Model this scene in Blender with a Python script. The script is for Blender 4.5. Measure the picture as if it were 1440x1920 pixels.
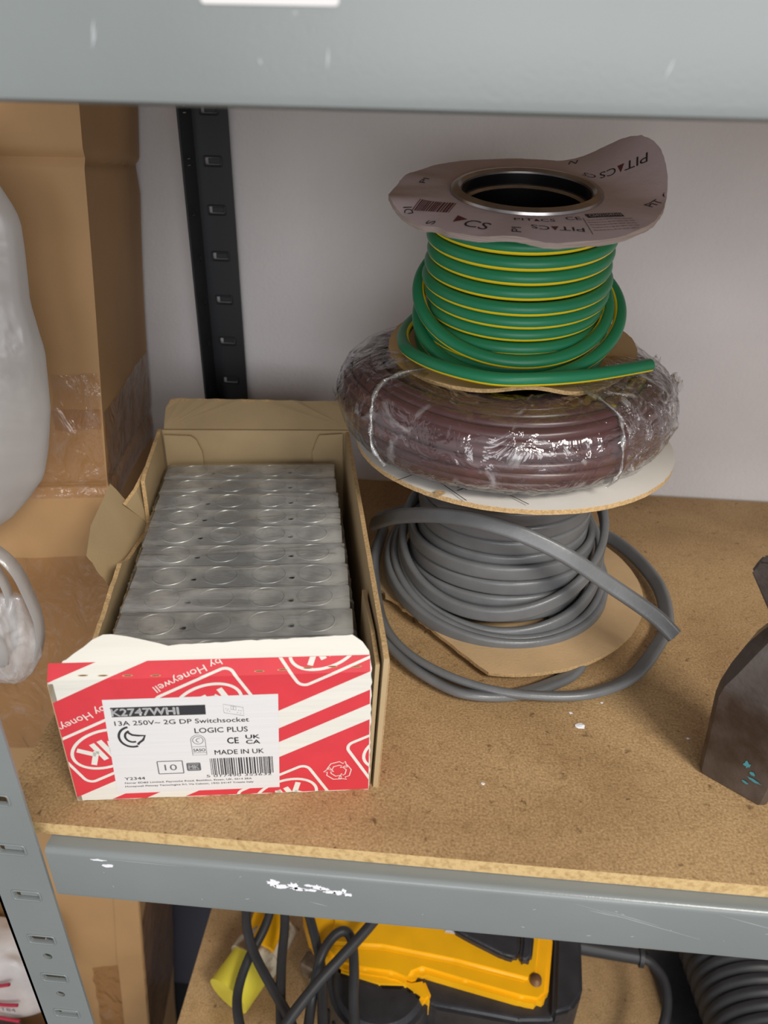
import bpy, bmesh, math, random
from math import sin, cos, pi, radians
from mathutils import Vector, Matrix, noise as mnoise
random.seed(7)
sc = bpy.context.scene
for o in list(bpy.data.objects): bpy.data.objects.remove(o)

# ------------------------------------------------------------ camera, world, lights, exposure
CAMZ = 0.335
R = [[0.9964049, 0.0596138, -0.0601957], [0.0815969, -0.4841782, 0.8711564], [0.0227875, -0.8729363, -0.4873018]]
cam = bpy.data.cameras.new('camera'); camo = bpy.data.objects.new('camera', cam)
sc.collection.objects.link(camo); sc.camera = camo
m4 = Matrix.Identity(4)
for i in range(3):
    m4[i][0] = R[i][0]; m4[i][1] = -R[i][1]; m4[i][2] = -R[i][2]
m4[2][3] = CAMZ
camo.matrix_world = m4
cam.sensor_fit = 'VERTICAL'; cam.sensor_height = 36; cam.lens = 36*1390/1920
cam.clip_start = 0.01
cam.dof.use_dof = True; cam.dof.focus_distance = 0.46; cam.dof.aperture_fstop = 9.0

world = bpy.data.worlds.new('world'); sc.world = world; world.use_nodes = True
world.node_tree.nodes['Background'].inputs[0].default_value = (0.98, 0.98, 1.0, 1)
world.node_tree.nodes['Background'].inputs[1].default_value = 0.52

def area_light(name, loc, target, size, sizey, power, col):
    l = bpy.data.lights.new(name, 'AREA'); l.shape = 'RECTANGLE'; l.size = size; l.size_y = sizey
    l.energy = power; l.color = col
    o = bpy.data.objects.new(name, l); sc.collection.objects.link(o); o.location = loc
    d = Vector(target) - Vector(loc); o.rotation_euler = d.to_track_quat('-Z', 'Y').to_euler()
    return o
area_light('ceiling_lamp_light', (0.80, -0.75, 1.20), (0.05, 0.4, 0.0), 0.5, 0.35, 23, (1.0, 0.95, 0.87))
area_light('garage_door_daylight', (0.5, -2.6, 0.55), (0.0, 0.6, 0.2), 2.2, 1.4, 38, (0.97, 0.98, 1.0))
sc.view_settings.view_transform = 'Standard'; sc.view_settings.look = 'None'
sc.view_settings.gamma = 1; sc.view_settings.exposure = 0.0
sc.view_settings.use_curve_mapping = False

# ------------------------------------------------------------ helpers
def lin(c):
    return tuple(((x/255)/12.92 if x/255 <= .04045 else ((x/255+.055)/1.055)**2.4) for x in c)

def M(name, col, rough=.6, metal=0., var=0., scale=40., bump=0., bscale=400., spec=.5, col2=None, stretch=None,
      thresh=None, coat=0., trans=0., detail=6):
    m = bpy.data.materials.new(name); m.use_nodes = True
    nt = m.node_tree; N = nt.nodes; L = nt.links; b = N['Principled BSDF']
    b.inputs['Roughness'].default_value = rough; b.inputs['Metallic'].default_value = metal
    b.inputs['Specular IOR Level'].default_value = spec
    b.inputs['Coat Weight'].default_value = coat
    b.inputs['Base Color'].default_value = (*col, 1)
    if trans: b.inputs['Transmission Weight'].default_value = trans
    tc = N.new('ShaderNodeTexCoord'); mp = N.new('ShaderNodeMapping'); L.new(tc.outputs['Object'], mp.inputs[0])
    if stretch: mp.inputs['Scale'].default_value = stretch
    if var or col2:
        n = N.new('ShaderNodeTexNoise'); n.inputs['Scale'].default_value = scale; n.inputs['Detail'].default_value = detail
        L.new(mp.outputs[0], n.inputs['Vector'])
        r = N.new('ShaderNodeValToRGB'); L.new(n.outputs[0], r.inputs[0])
        lo, hi = thresh or (.3, .7)
        r.color_ramp.elements[0].position = lo; r.color_ramp.elements[1].position = hi
        c2 = col2 or tuple(x*(1-var) for x in col)
        r.color_ramp.elements[0].color = (*c2, 1)
        r.color_ramp.elements[1].color = (*(tuple(min(1, x*(1+var)) for x in col) if not col2 else col), 1)
        L.new(r.outputs[0], b.inputs['Base Color'])
    if bump:
        n2 = N.new('ShaderNodeTexNoise'); n2.inputs['Scale'].default_value = bscale; n2.inputs['Detail'].default_value = 5
        L.new(mp.outputs[0], n2.inputs['Vector'])
        bp = N.new('ShaderNodeBump'); bp.inputs['Strength'].default_value = 1; bp.inputs['Distance'].default_value = bump
        L.new(n2.outputs[0], bp.inputs['Height']); L.new(bp.outputs[0], b.inputs['Normal'])
    return m

def film_mat(name, tint=(1, 1, 1), base=.10, streak=.5, scale=60, stretch=(1, 1, 1), bump=.002, rough=.08, milky=.06, thresh=(.5, .75)):
    """thin clear plastic: transparent sheet with a glossy wrinkled surface and a little milky haze in the creases"""
    m = bpy.data.materials.new(name); m.use_nodes = True
    nt = m.node_tree; N = nt.nodes; L = nt.links; N.clear()
    out = N.new('ShaderNodeOutputMaterial'); tr = N.new('ShaderNodeBsdfTransparent'); tr.inputs[0].default_value = (*tint, 1)
    gl = N.new('ShaderNodeBsdfGlossy'); gl.inputs['Roughness'].default_value = rough
    df = N.new('ShaderNodeBsdfDiffuse'); df.inputs[0].default_value = (.8, .79, .8, 1)
    tc = N.new('ShaderNodeTexCoord'); mp = N.new('ShaderNodeMapping'); mp.inputs['Scale'].default_value = stretch
    L.new(tc.outputs['Object'], mp.inputs[0])
    n = N.new('ShaderNodeTexNoise'); n.inputs['Scale'].default_value = scale; n.inputs['Detail'].default_value = 4
    n.inputs['Distortion'].default_value = 1.2
    L.new(mp.outputs[0], n.inputs['Vector'])
    bp = N.new('ShaderNodeBump'); bp.inputs['Distance'].default_value = bump; bp.inputs['Strength'].default_value = 1
    L.new(n.outputs[0], bp.inputs['Height']); L.new(bp.outputs[0], gl.inputs['Normal'])
    lw = N.new('ShaderNodeLayerWeight'); L.new(bp.outputs[0], lw.inputs['Normal'])
    pw = N.new('ShaderNodeMath'); pw.operation = 'POWER'; pw.inputs[1].default_value = 4; L.new(lw.outputs['Facing'], pw.inputs[0])
    ad = N.new('ShaderNodeMath'); ad.operation = 'MULTIPLY_ADD'; ad.inputs[1].default_value = .8; ad.inputs[2].default_value = .05+base; ad.use_clamp = True
    L.new(pw.outputs[0], ad.inputs[0])
    rg = N.new('ShaderNodeMapRange'); rg.inputs[1].default_value = thresh[0]; rg.inputs[2].default_value = thresh[1]
    rg.inputs[3].default_value = milky; rg.inputs[4].default_value = streak
    L.new(n.outputs[0], rg.inputs[0])
    mx1 = N.new('ShaderNodeMixShader'); L.new(rg.outputs[0], mx1.inputs[0]); L.new(tr.outputs[0], mx1.inputs[1]); L.new(df.outputs[0], mx1.inputs[2])
    mx2 = N.new('ShaderNodeMixShader'); L.new(ad.outputs[0], mx2.inputs[0]); L.new(mx1.outputs[0], mx2.inputs[1]); L.new(gl.outputs[0], mx2.inputs[2])
    L.new(mx2.outputs[0], out.inputs[0])
    return m

def link(name, me, mats, parent=None, smooth=False, angle=None):
    o = bpy.data.objects.new(name, me); sc.collection.objects.link(o)
    for m in (mats if isinstance(mats, (list, tuple)) else [mats]): me.materials.append(m)
    if smooth:
        for p in me.polygons: p.use_smooth = True
        if angle: me.set_sharp_from_angle(angle=radians(angle))
    if parent: o.parent = parent
    return o

def mesh(name, V, F, mats, parent=None, smooth=False, angle=None, fm=None):
    me = bpy.data.meshes.new(name); me.from_pydata([tuple(v) for v in V], [], F); me.update()
    if fm:
        for p, k in zip(me.polygons, fm): p.material_index = k
    return link(name, me, mats, parent, smooth, angle)

def bmobj(name, bm, mats, parent=None, smooth=False, angle=None):
    bmesh.ops.recalc_face_normals(bm, faces=bm.faces)
    me = bpy.data.meshes.new(name); bm.to_mesh(me); bm.free()
    return link(name, me, mats, parent, smooth, angle)

def empty(name, loc=(0, 0, 0), rot=(0, 0, 0)):
    o = bpy.data.objects.new(name, None); sc.collection.objects.link(o)
    o.location = loc; o.rotation_euler = rot; o.empty_display_size = .02
    return o

def tag(o, label, cat, group=None):
    o['label'] = label; o['category'] = cat
    if group: o['group'] = group
    return o
def structure(o): o['kind'] = 'structure'; return o

def add_box(bm, x0, x1, y0, y1, z0, z1, bevel=0, seg=2):
    r = bmesh.ops.create_cube(bm, size=1)
    vs = r['verts']
    for v in vs:
        v.co = Vector((x0+(v.co.x+.5)*(x1-x0), y0+(v.co.y+.5)*(y1-y0), z0+(v.co.z+.5)*(z1-z0)))
    if bevel:
        es = list({e for v in vs for e in v.link_edges})
        bmesh.ops.bevel(bm, geom=es, offset=bevel, segments=seg, affect='EDGES')
def box(name, x0, x1, y0, y1, z0, z1, mat, parent=None, bevel=0, seg=2):
    bm = bmesh.new(); add_box(bm, x0, x1, y0, y1, z0, z1, bevel, seg)
    return bmobj(name, bm, mat, parent, bool(bevel), 35)

def prism(name, poly, mapf, depthv, mat, parent=None, bevel=0, seg=2, smooth=True):
    """poly: 2D outline -> mapf(x,y) 3D; extruded by depthv"""
    bm = bmesh.new()
    vs = [bm.verts.new(mapf(*p)) for p in poly]
    f = bm.faces.new(vs)
    r = bmesh.ops.extrude_face_region(bm, geom=[f])
    bmesh.ops.translate(bm, vec=Vector(depthv), verts=[g for g in r['geom'] if isinstance(g, bmesh.types.BMVert)])
    bmesh.ops.recalc_face_normals(bm, faces=bm.faces)
    if bevel: bmesh.ops.bevel(bm, geom=list(bm.edges), offset=bevel, segments=seg, affect='EDGES', clamp_overlap=True)
    bmesh.ops.triangulate(bm, faces=[f for f in bm.faces if len(f.verts) > 4])
    return bmobj(name, bm, mat, parent, smooth, 40)

def plate(name, outline, holes, thick, mapf, mat, parent=None):
    """flat sheet with real holes, 2D -> mapf(x,y,t)"""
    bm = bmesh.new(); es = []
    for loop in [outline]+holes:
        vs = [bm.verts.new((x, y, 0)) for x, y in loop]
        for i in range(len(vs)): es.append(bm.edges.new((vs[i], vs[(i+1) % len(vs)])))
    bmesh.ops.triangle_fill(bm, use_beauty=True, edges=es)
    r = bmesh.ops.extrude_face_region(bm, geom=list(bm.faces))
    for g in r['geom']:
        if isinstance(g, bmesh.types.BMVert): g.co.z = thick
    for v in bm.verts: v.co = Vector(mapf(v.co.x, v.co.y, v.co.z))
    return bmobj(name, bm, mat, parent)

def ell(cx, cy, rx, ry, n=16, rot=0):
    return [(cx+rx*cos(t)*cos(rot)-ry*sin(t)*sin(rot), cy+rx*cos(t)*sin(rot)+ry*sin(t)*cos(rot)) for t in [2*pi*i/n for i in range(n)]]
def rrect(cx, cy, w, h, r, n=4, rot=0):
    P = []
    for k, (sx, sy) in enumerate([(1, 1), (-1, 1), (-1, -1), (1, -1)]):
        for i in range(n+1):
            t = (k+i/n)*pi/2
            P.append((sx*(w/2-r)+r*cos(t), sy*(h/2-r)+r*sin(t)))
    return [(cx+x*cos(rot)-y*sin(rot), cy+x*sin(rot)+y*cos(rot)) for x, y in P]

def catmull(P, n=10, closed=False):
    P = [Vector(p) for p in P]; out = []; N = len(P)
    for i in range(N if closed else N-1):
        if closed: a, b, c, d = P[(i-1) % N], P[i], P[(i+1) % N], P[(i+2) % N]
        else: a, b, c, d = P[max(i-1, 0)], P[i], P[i+1], P[min(i+2, N-1)]
        for k in range(n):
            t = k/n
            out.append(.5*((2*b)+(c-a)*t+(2*a-5*b+4*c-d)*t*t+(3*b-a-3*c+d)*t**3))
    if not closed: out.append(P[-1])
    return out

def sweep_geo(path, prof, up=Vector((0, 0, 1)), closed=False, twist=None):
    """prof: list of (side, up) offsets; side is to the outside of the path (tangent x up)"""
    V = []; F = []; n = len(path); k = len(prof)
    for i, p in enumerate(path):
        a = path[(i-1) % n] if (closed or i > 0) else path[i]
        b = path[(i+1) % n] if (closed or i < n-1) else path[i]
        t = (b-a).normalized(); s = t.cross(up).normalized(); u = s.cross(t).normalized()
        if twist:
            w = twist(i/(n-1)); s, u = s*cos(w)+u*sin(w), u*cos(w)-s*sin(w)
        for (x, y) in prof: V.append(p+s*x+u*y)
    for i in range(n if closed else n-1):
        j = (i+1) % n
        for q in range(k): F.append((i*k+q, i*k+(q+1) % k, j*k+(q+1) % k, j*k+q))
    if not closed:
        F.append(tuple(range(k))); F.append(tuple((n-1)*k+q for q in range(k))[::-1])
    return V, F
class Geo:
    def __init__(s): s.V = []; s.F = []; s.m = []
    def add(s, V, F, mi=None):
        o = len(s.V); s.V += V; s.F += [tuple(i+o for i in f) for f in F]; s.m += (mi if mi else [0]*len(F))
    def build(s, name, mats, parent=None, smooth=True, angle=None):
        return mesh(name, s.V, s.F, mats, parent, smooth, angle, s.m)
def tube(name, pts, r, mat, parent=None, n=12, closed=False, sm=8, up=Vector((0, 0, 1))):
    path = catmull(pts, sm, closed)
    V, F = sweep_geo(path, ell(0, 0, r, r, n), up, closed)
    return mesh(name, V, F, mat, parent, True, 50)
def lathe(name, prof, mat, parent=None, n=64, closed=True, rf=None, angle=35):
    V = []; F = []; k = len(prof)
    for i in range(n):
        a = 2*pi*i/n
        for (r, z) in prof:
            if rf: r, z = rf(r, z, a)
            V.append((r*cos(a), r*sin(a), z))
    for i in range(n):
        j = (i+1) % n
        for q in range(k if closed else k-1):
            F.append((i*k+q, j*k+q, j*k+(q+1) % k, i*k+(q+1) % k))
    return mesh(name, V, F, mat, parent, True, angle)
def cyl_geo(p0, p1, r0, r1, n=24, cap=True):
    p0 = Vector(p0); p1 = Vector(p1); t = (p1-p0).normalized()
    up = Vector((0, 0, 1)) if abs(t.z) < .9 else Vector((1, 0, 0))
    s = t.cross(up).normalized(); u = s.cross(t)
    V = [p0+s*r0*cos(a)+u*r0*sin(a) for a in [2*pi*i/n for i in range(n)]]+[p1+s*r1*cos(a)+u*r1*sin(a) for a in [2*pi*i/n for i in range(n)]]
    F = [(i, (i+1) % n, n+(i+1) % n, n+i) for i in range(n)]
    if cap: F += [tuple(range(n)), tuple(range(n, 2*n))]
    return V, F
_fc = {}
def text_verts(s):
    """outline text -> (verts, faces) in its own 2D frame"""
    if s in _fc: return _fc[s]
    c = bpy.data.curves.new('t', 'FONT'); c.body = s; c.size = 1; c.resolution_u = 3
    o = bpy.data.objects.new('t', c); sc.collection.objects.link(o)
    bpy.context.view_layer.update()
    me = bpy.data.meshes.new_from_object(o)
    V = [(v.co.x, v.co.y) for v in me.vertices]; F = [tuple(p.vertices) for p in me.polygons]
    bpy.data.objects.remove(o); bpy.data.curves.remove(c); bpy.data.meshes.remove(me)
    _fc[s] = (V, F); return V, F
def text_fit(s, a, b, w, h, rot=0, center=False):
    """caps height h, width w, baseline-left at a,b"""
    V, F = text_verts(s)
    x0 = min(v[0] for v in V); x1 = max(v[0] for v in V); cap = .70
    sx = w/(x1-x0); sy = h/cap
    P = [((x-x0)*sx - (w/2 if center else 0), y*sy - (h/2 if center else 0)) for x, y in V]
    return [(a+x*cos(rot)-y*sin(rot), b+x*sin(rot)+y*cos(rot)) for x, y in P], F

# ------------------------------------------------------------ materials
mat_wall = M('painted_plaster', lin((214, 210, 210)), .85, var=.05, scale=9, bump=.0006, bscale=260)
mat_floor = M('concrete', lin((110, 108, 104)), .9, var=.15, scale=12, bump=.001)
mat_grey = M('grey_powder_coat', lin((126, 132, 132)), .26, var=.05, scale=14, bump=.00006, bscale=900, spec=.5)
mat_black = M('black_powder_coat', lin((24, 26, 30)), .42, var=.1, scale=20, spec=.5)
mat_scratch = M('pale_scratch', lin((165, 170, 172)), .5)
mat_resid = M('paper_residue', lin((235, 235, 240)), .8, bump=.0002, bscale=900)
mat_edge = M('board_cut_edge', lin((206, 176, 124)), .9, var=.14, scale=320, bump=.0003, bscale=900, col2=lin((170, 136, 88)), thresh=(.25, .55))
mat_card = M('corrugated_card', lin((176, 140, 98)), .82, var=.07, scale=16, bump=.00015, bscale=500)
mat_carddark = M('carton_inside', lin((174, 151, 114)), .85, var=.07, scale=25, bump=.00012, bscale=600)
mat_cardedge = M('carton_cut_edge', lin((190, 158, 112)), .9, var=.25, scale=700, bump=.0005, bscale=900)
mat_big = M('big_carton_card', lin((178, 140, 96)), .7, var=.09, scale=10, bump=.0002, bscale=300)
mat_white = M('white_print_card', lin((216, 213, 204)), .75, var=.04, scale=30, bump=.00025, bscale=60, stretch=(.3, 1, 6))
mat_red = M('red_print', lin((204, 52, 62)), .6, var=.06, scale=50)
mat_label = M('paper_label', lin((214, 212, 212)), .6, bump=.0002, bscale=60, stretch=(.3, 1, 6))
mat_ink = M('black_ink', lin((42, 42, 46)), .7)
mat_inkgrey = M('grey_ink', lin((92, 92, 96)), .7)
mat_zinc = M('galvanised_steel', lin((214, 215, 210)), .34, .35, scale=24, bump=.0001, bscale=240, col2=lin((150, 152, 152)), thresh=(.38, .56))
mat_hole = M('hole_dark', (.004, .004, .004), .9)
mat_grey_cable = M('grey_cable_sheath', lin((104, 106, 108)), .33, var=.10, scale=60, bump=.0001, bscale=500)
mat_green = M('green_insulation', lin((34, 122, 84)), .38, var=.05, scale=30, spec=.4)
mat_yellow = M('yellow_insulation', lin((250, 214, 30)), .4, spec=.4)
mat_copper = M('copper', lin((190, 110, 70)), .3, 1)
mat_brown = M('brown_insulation', lin((82, 52, 55)), .30, var=.15, scale=40)
mat_flange = M('spool_paperboard', lin((192, 178, 182)), .7, var=.08, scale=25, bump=.0002, bscale=200)
mat_flangebrown = M('spool_brown_board', lin((190, 160, 120)), .85, var=.1, scale=30, bump=.0002, bscale=500)
mat_flangeedge = M('spool_board_edge', lin((158, 142, 134)), .85, var=.2, scale=500, bump=.0003, bscale=700, stretch=(.1, .1, 4))
mat_wflange = M('spool_white_board', lin((232, 228, 220)), .6, var=.03, scale=20)
mat_core = M('spool_core', lin((20, 20, 22)), .25, spec=.6)
mat_rim = M('metal_rim', lin((165, 160, 158)), .28, .9, var=.2, scale=60)
mat_inkred = M('maroon_ink', lin((92, 44, 48)), .7)
mat_iron = M('rusty_forged_iron', lin((104, 96, 92)), .34, .40, scale=26, bump=.0007, bscale=150, col2=lin((66, 52, 44)), thresh=(.35, .65))
mat_teal = M('teal_paint_fleck', lin((70, 140, 150)), .6)
mat_toolyellow = M('tool_yellow_plastic', lin((240, 176, 12)), .42, var=.06, scale=40, bump=.0001, bscale=600, spec=.4)
mat_toolblack = M('tool_black_plastic', lin((44, 44, 48)), .45, var=.3, scale=50, bump=.0003, bscale=400)
mat_rubber = M('black_rubber', lin((46, 47, 50)), .5, var=.15, scale=60)
mat_plug = M('plug_yellow', lin((222, 208, 70)), .4, var=.06, scale=30)
mat_plugw = M('plug_dirty_white', lin((190, 180, 160)), .6, scale=60, col2=lin((120, 96, 70)), thresh=(.35, .5))
mat_grease = M('greasy_metal', lin((120, 106, 90)), .5, .4, var=.4, scale=80, bump=.0006, bscale=300)

def board_material():
    m = M('hardboard_shelf', lin((186, 148, 98)), .72, bump=.00022, bscale=900)
    nt = m.node_tree; N = nt.nodes; L = nt.links; b = N['Principled BSDF']
    tc = [n for n in N if n.type == 'TEX_COORD'][0]
    def noise_(s, d=6, dist=0):
        n = N.new('ShaderNodeTexNoise'); n.inputs['Scale'].default_value = s; n.inputs['Detail'].default_value = d
        n.inputs['Distortion'].default_value = dist; L.new(tc.outputs['Object'], n.inputs['Vector']); return n
    def ramp(n, a, b_, ca, cb):
        r = N.new('ShaderNodeValToRGB'); L.new(n.outputs[0], r.inputs[0])
        r.color_ramp.elements[0].position = a; r.color_ramp.elements[1].position = b_
        r.color_ramp.elements[0].color = (*ca, 1); r.color_ramp.elements[1].color = (*cb, 1); return r
    def mul(x, y, f=1):
        k = N.new('ShaderNodeMix'); k.data_type = 'RGBA'; k.blend_type = 'MULTIPLY'; k.inputs[0].default_value = f
        L.new(x.outputs[2 if x.type == 'MIX' else 0], k.inputs[6]); L.new(y.outputs[0], k.inputs[7]); return k
    base = ramp(noise_(700, 3), .3, .7, lin((156, 124, 85)), lin((201, 169, 122)))
    st = ramp(noise_(9, 5, .6), .35, .6, (.74, .70, .66), (1, 1, 1))
    sp = ramp(noise_(170, 8, .5), .27, .36, (.45, .4, .36), (1, 1, 1))
    fib = ramp(noise_(60, 8, 2.5), .3, .5, (.86, .84, .8), (1, 1, 1))
    k = mul(mul(mul(base, st), sp), fib)
    L.new(k.outputs[2], b.inputs['Base Color'])
    return m
mat_board = board_material()
film_coil = film_mat('shrink_film_coil', base=.07, streak=.40, scale=38, stretch=(1, 1, 1), bump=.006, rough=.09, milky=.012, thresh=(.58, .72))
film_crinkle = film_mat('shrink_film_crinkled', base=.12, streak=.50, scale=75, stretch=(1, 1, 1), bump=.010, rough=.08, milky=.03, thresh=(.55, .66))
mat_filmseam = film_mat('film_seam', base=.25, streak=.6, scale=200, bump=.003, milky=.25, rough=.15)
film_pack = film_mat('shrink_film_pack', base=.02, streak=.28, scale=34, stretch=(.35, 1.6, 1), bump=.005, rough=.12, milky=.01)
film_tape = film_mat('parcel_tape', tint=(.93, .87, .80), base=.03, streak=.12, scale=30, stretch=(2, 1, 1), bump=.006, rough=.12, milky=.0, thresh=(.55, .8))
def bag_material():
    m = bpy.data.materials.new('white_polythene'); m.use_nodes = True
    nt = m.node_tree; N = nt.nodes; L = nt.links; N.clear()
    out = N.new('ShaderNodeOutputMaterial'); d = N.new('ShaderNodeBsdfDiffuse'); d.inputs[0].default_value = (.62, .60, .59, 1)
    t = N.new('ShaderNodeBsdfTranslucent'); t.inputs[0].default_value = (.8, .8, .8, 1); tr = N.new('ShaderNodeBsdfTransparent')
    g = N.new('ShaderNodeBsdfGlossy'); g.inputs[1].default_value = .30
    tc = N.new('ShaderNodeTexCoord'); n = N.new('ShaderNodeTexNoise'); n.inputs['Scale'].default_value = 11; n.inputs['Detail'].default_value = 4
    n.inputs['Distortion'].default_value = .8; L.new(tc.outputs['Object'], n.inputs['Vector'])
    bp = N.new('ShaderNodeBump'); bp.inputs['Distance'].default_value = .005; L.new(n.outputs[0], bp.inputs['Height'])
    for q in (d, g): L.new(bp.outputs[0], q.inputs['Normal'])
    a = N.new('ShaderNodeMixShader'); a.inputs[0].default_value = .45; L.new(d.outputs[0], a.inputs[1]); L.new(t.outputs[0], a.inputs[2])
    b = N.new('ShaderNodeMixShader'); b.inputs[0].default_value = .26; L.new(a.outputs[0], b.inputs[1]); L.new(tr.outputs[0], b.inputs[2])
    c = N.new('ShaderNodeMixShader'); c.inputs[0].default_value = .09; L.new(b.outputs[0], c.inputs[1]); L.new(g.outputs[0], c.inputs[2])
    L.new(c.outputs[0], out.inputs[0]); return m
mat_bag = bag_material()

# ------------------------------------------------------------ room
structure(box('wall_back', -2.2, 2.6, .668, .78, -1.15, 1.9, mat_wall))
structure(box('dark_panel_1', -2.2, 2.6, .6635, .668, -.95, -.52, M('dark_blue_grey', lin((66, 66, 76)), .8), None))  # thin dark blue-grey sheet that darkens the lower back wall
structure(box('dark_panel_2', -2.2, 2.6, .6625, .668, -1.15, -.95, M('near_black', lin((22, 22, 26)), .8), None))  # near-black sheet below it, down to the floor
structure(box('floor', -2.2, 2.6, -1.2, .668, -1.2, -1.15, mat_floor))

# ------------------------------------------------------------ shelving: boards, beams, posts
def shelf_board(z, label):
    # chipboard with its back left corner notched around the rear post; thickness 9 mm
    poly = [(-.2215, .2445), (1.05, .2445), (1.05, .663), (-.176, .663), (-.176, .62), (-.2215, .62)]
    o = prism('shelf_board', poly, lambda x, y: Vector((x, y, z)), (0, 0, -.0085), [mat_board, mat_edge], smooth=False)
    for p in o.data.polygons:
        if abs(p.normal.z) < .5: p.material_index = 1
    tag(o, label, 'shelf board'); return o
shelf_board(0, 'brown hardboard shelf panel carrying the small carton and the cable stack')
shelf_board(-.483, 'brown hardboard shelf panel below, under the yellow power tool')
shelf_board(.3795, 'hardboard shelf panel at the top, behind the pale blurred beam')

def beam(zt, label, slots=True):
    zb = zt-.0395
    prof = [(.2525, zt-.0005), (.2392, zt-.0005), (.2380, zt-.0007), (.2370, zt-.0013), (.2362, zt-.0022), (.2359, zt-.0032), (.2358, zt-.0042), (.2358, zb+.004), (.2364, zb+.001), (.2384, zb), (.2465, zb),
            (.2465, zb+.0015), (.2390, zb+.0016), (.2375, zb+.0035), (.2375, zt-.004), (.2390, zt-.0022), (.2525, zt-.0022)]
    root = empty('shelf_beam', (0, 0, zt)); tag(root, label, 'shelf beam')
    V = []; F = []; k = len(prof)
    for x in (-.1885, 1.05):
        for (y, z) in prof: V.append((x, y, z-zt))
    for q in range(k): F.append((q, (q+1) % k, k+(q+1) % k, k+q))
    F.append(tuple(range(k))[::-1]); F.append(tuple(range(k, 2*k)))
    bm = bmesh.new(); me = bpy.data.meshes.new('t'); me.from_pydata(V, [], F); bm.from_mesh(me); bpy.data.meshes.remove(me)
    bmobj('rail', bm, mat_grey, root, True, 50)
    return root
lower_beam = beam(-.0085, 'grey steel beam under the middle shelf with torn white label scraps')
upper_beam = beam(.3710, 'blurred grey steel beam across the top with a white sticker')
beam(-.4920, 'grey steel beam under the lowest shelf panel, in front of the power tool')

def face_patch(name, polys, mat, parent, zt, y=.2358, off=.00025):
    g = Geo()
    for poly in polys:
        n = len(poly)
        g.add([Vector((x, y-off, z-zt)) for x, z in poly]+[Vector((x, y-.00002, z-zt)) for x, z in poly],
              [tuple(range(n))]+[(i, (i+1) % n, n+(i+1) % n, n+i) for i in range(n)])
    o = g.build(name, mat, parent, False); return o
def rough_blob(cx, cz, rx, rz, seed, n=22):
    random.seed(seed); P = []
    for i in range(n):
        a = 2*pi*i/n; k = random.uniform(.55, 1.15)
        P.append((cx+rx*k*cos(a), cz+rz*k*sin(a)))
    return P
# torn label scraps on the lower beam
blobs = [rough_blob(-.0685, -.0195, .0035, .0030, 1), rough_blob(-.0640, -.0218, .0050, .0016, 2), rough_blob(-.0580, -.0205, .0030, .0030, 3),
         rough_blob(-.0550, -.0225, .0040, .0014, 4), rough_blob(-.0500, -.0228, .0042, .0010, 5), rough_blob(-.0500, -.0190, .0024, .0010, 6),
         rough_blob(-.0455, -.0200, .0030, .0022, 8), rough_blob(-.0420, -.0206, .0030, .0011, 9), rough_blob(-.0390, -.0228, .0034, .0013, 10),
         rough_blob(-.0350, -.0226, .0034, .0018, 11), rough_blob(-.0318, -.0210, .0014, .0022, 12), rough_blob(-.0298, -.0236, .0022, .0014, 13)]
face_patch('label_residue', blobs, mat_resid, lower_beam, -.0085)
face_patch('label_residue', [rough_blob(-.1555, -.0178, .0034, .0016, 21, 12), rough_blob(-.1605, -.0136, .0044, .0007, 22, 12)], mat_resid, lower_beam, -.0085)
def scratch(x0, z0, x1, z1, w=.0003):
    dx, dz = x1-x0, z1-z0; l = math.hypot(dx, dz); nx, nz = -dz/l*w/2, dx/l*w/2
    return [(x0, z0), (x0+dx*.5+nx, z0+dz*.5+nz), (x1, z1), (x0+dx*.5-nx, z0+dz*.5-nz)]
random.seed(5)
sl = [scratch(.085, -.0145, .150, -.0340, .00035), scratch(.098, -.0170, .128, -.0260, .0003), scratch(.092, -.0185, .108, -.0220, .0004),
      scratch(.155, -.0130, .190, -.0225, .0003), scratch(-.050, -.0325, -.0405, -.0350, .0003), scratch(-.160, -.0125, -.115, -.0130, .0003)]
for i in range(16):
    x = random.uniform(-.16, .20); z = random.uniform(-.041, -.016)
    sl.append(scratch(x, z, x+random.uniform(-.002, .003), z+random.uniform(.0003, .0012), .0005))
face_patch('paint_scratch', sl, mat_scratch, lower_beam, -.0085, off=.0001)
sl = []
for i in range(22):
    x = random.uniform(-.12, .09); z = random.uniform(.337, .366)
    sl.append(scratch(x, z, x+random.uniform(-.001, .003), z+random.uniform(.001, .006), .0007))
face_patch('paint_scratch', sl, mat_scratch, upper_beam, .3710, off=.0001)
sticker = face_patch('sticker', [rrect(-.0505, .3635, .0375, .0150, .0012)], mat_label, upper_beam, .3710, off=.0003)
V, F = text_fit('310', -.0565, .3580, .0130, .008)
mesh('printed_number', [(x, .2358-.0004, z-.3710) for x, z in V], F, mat_ink, sticker)

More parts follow.
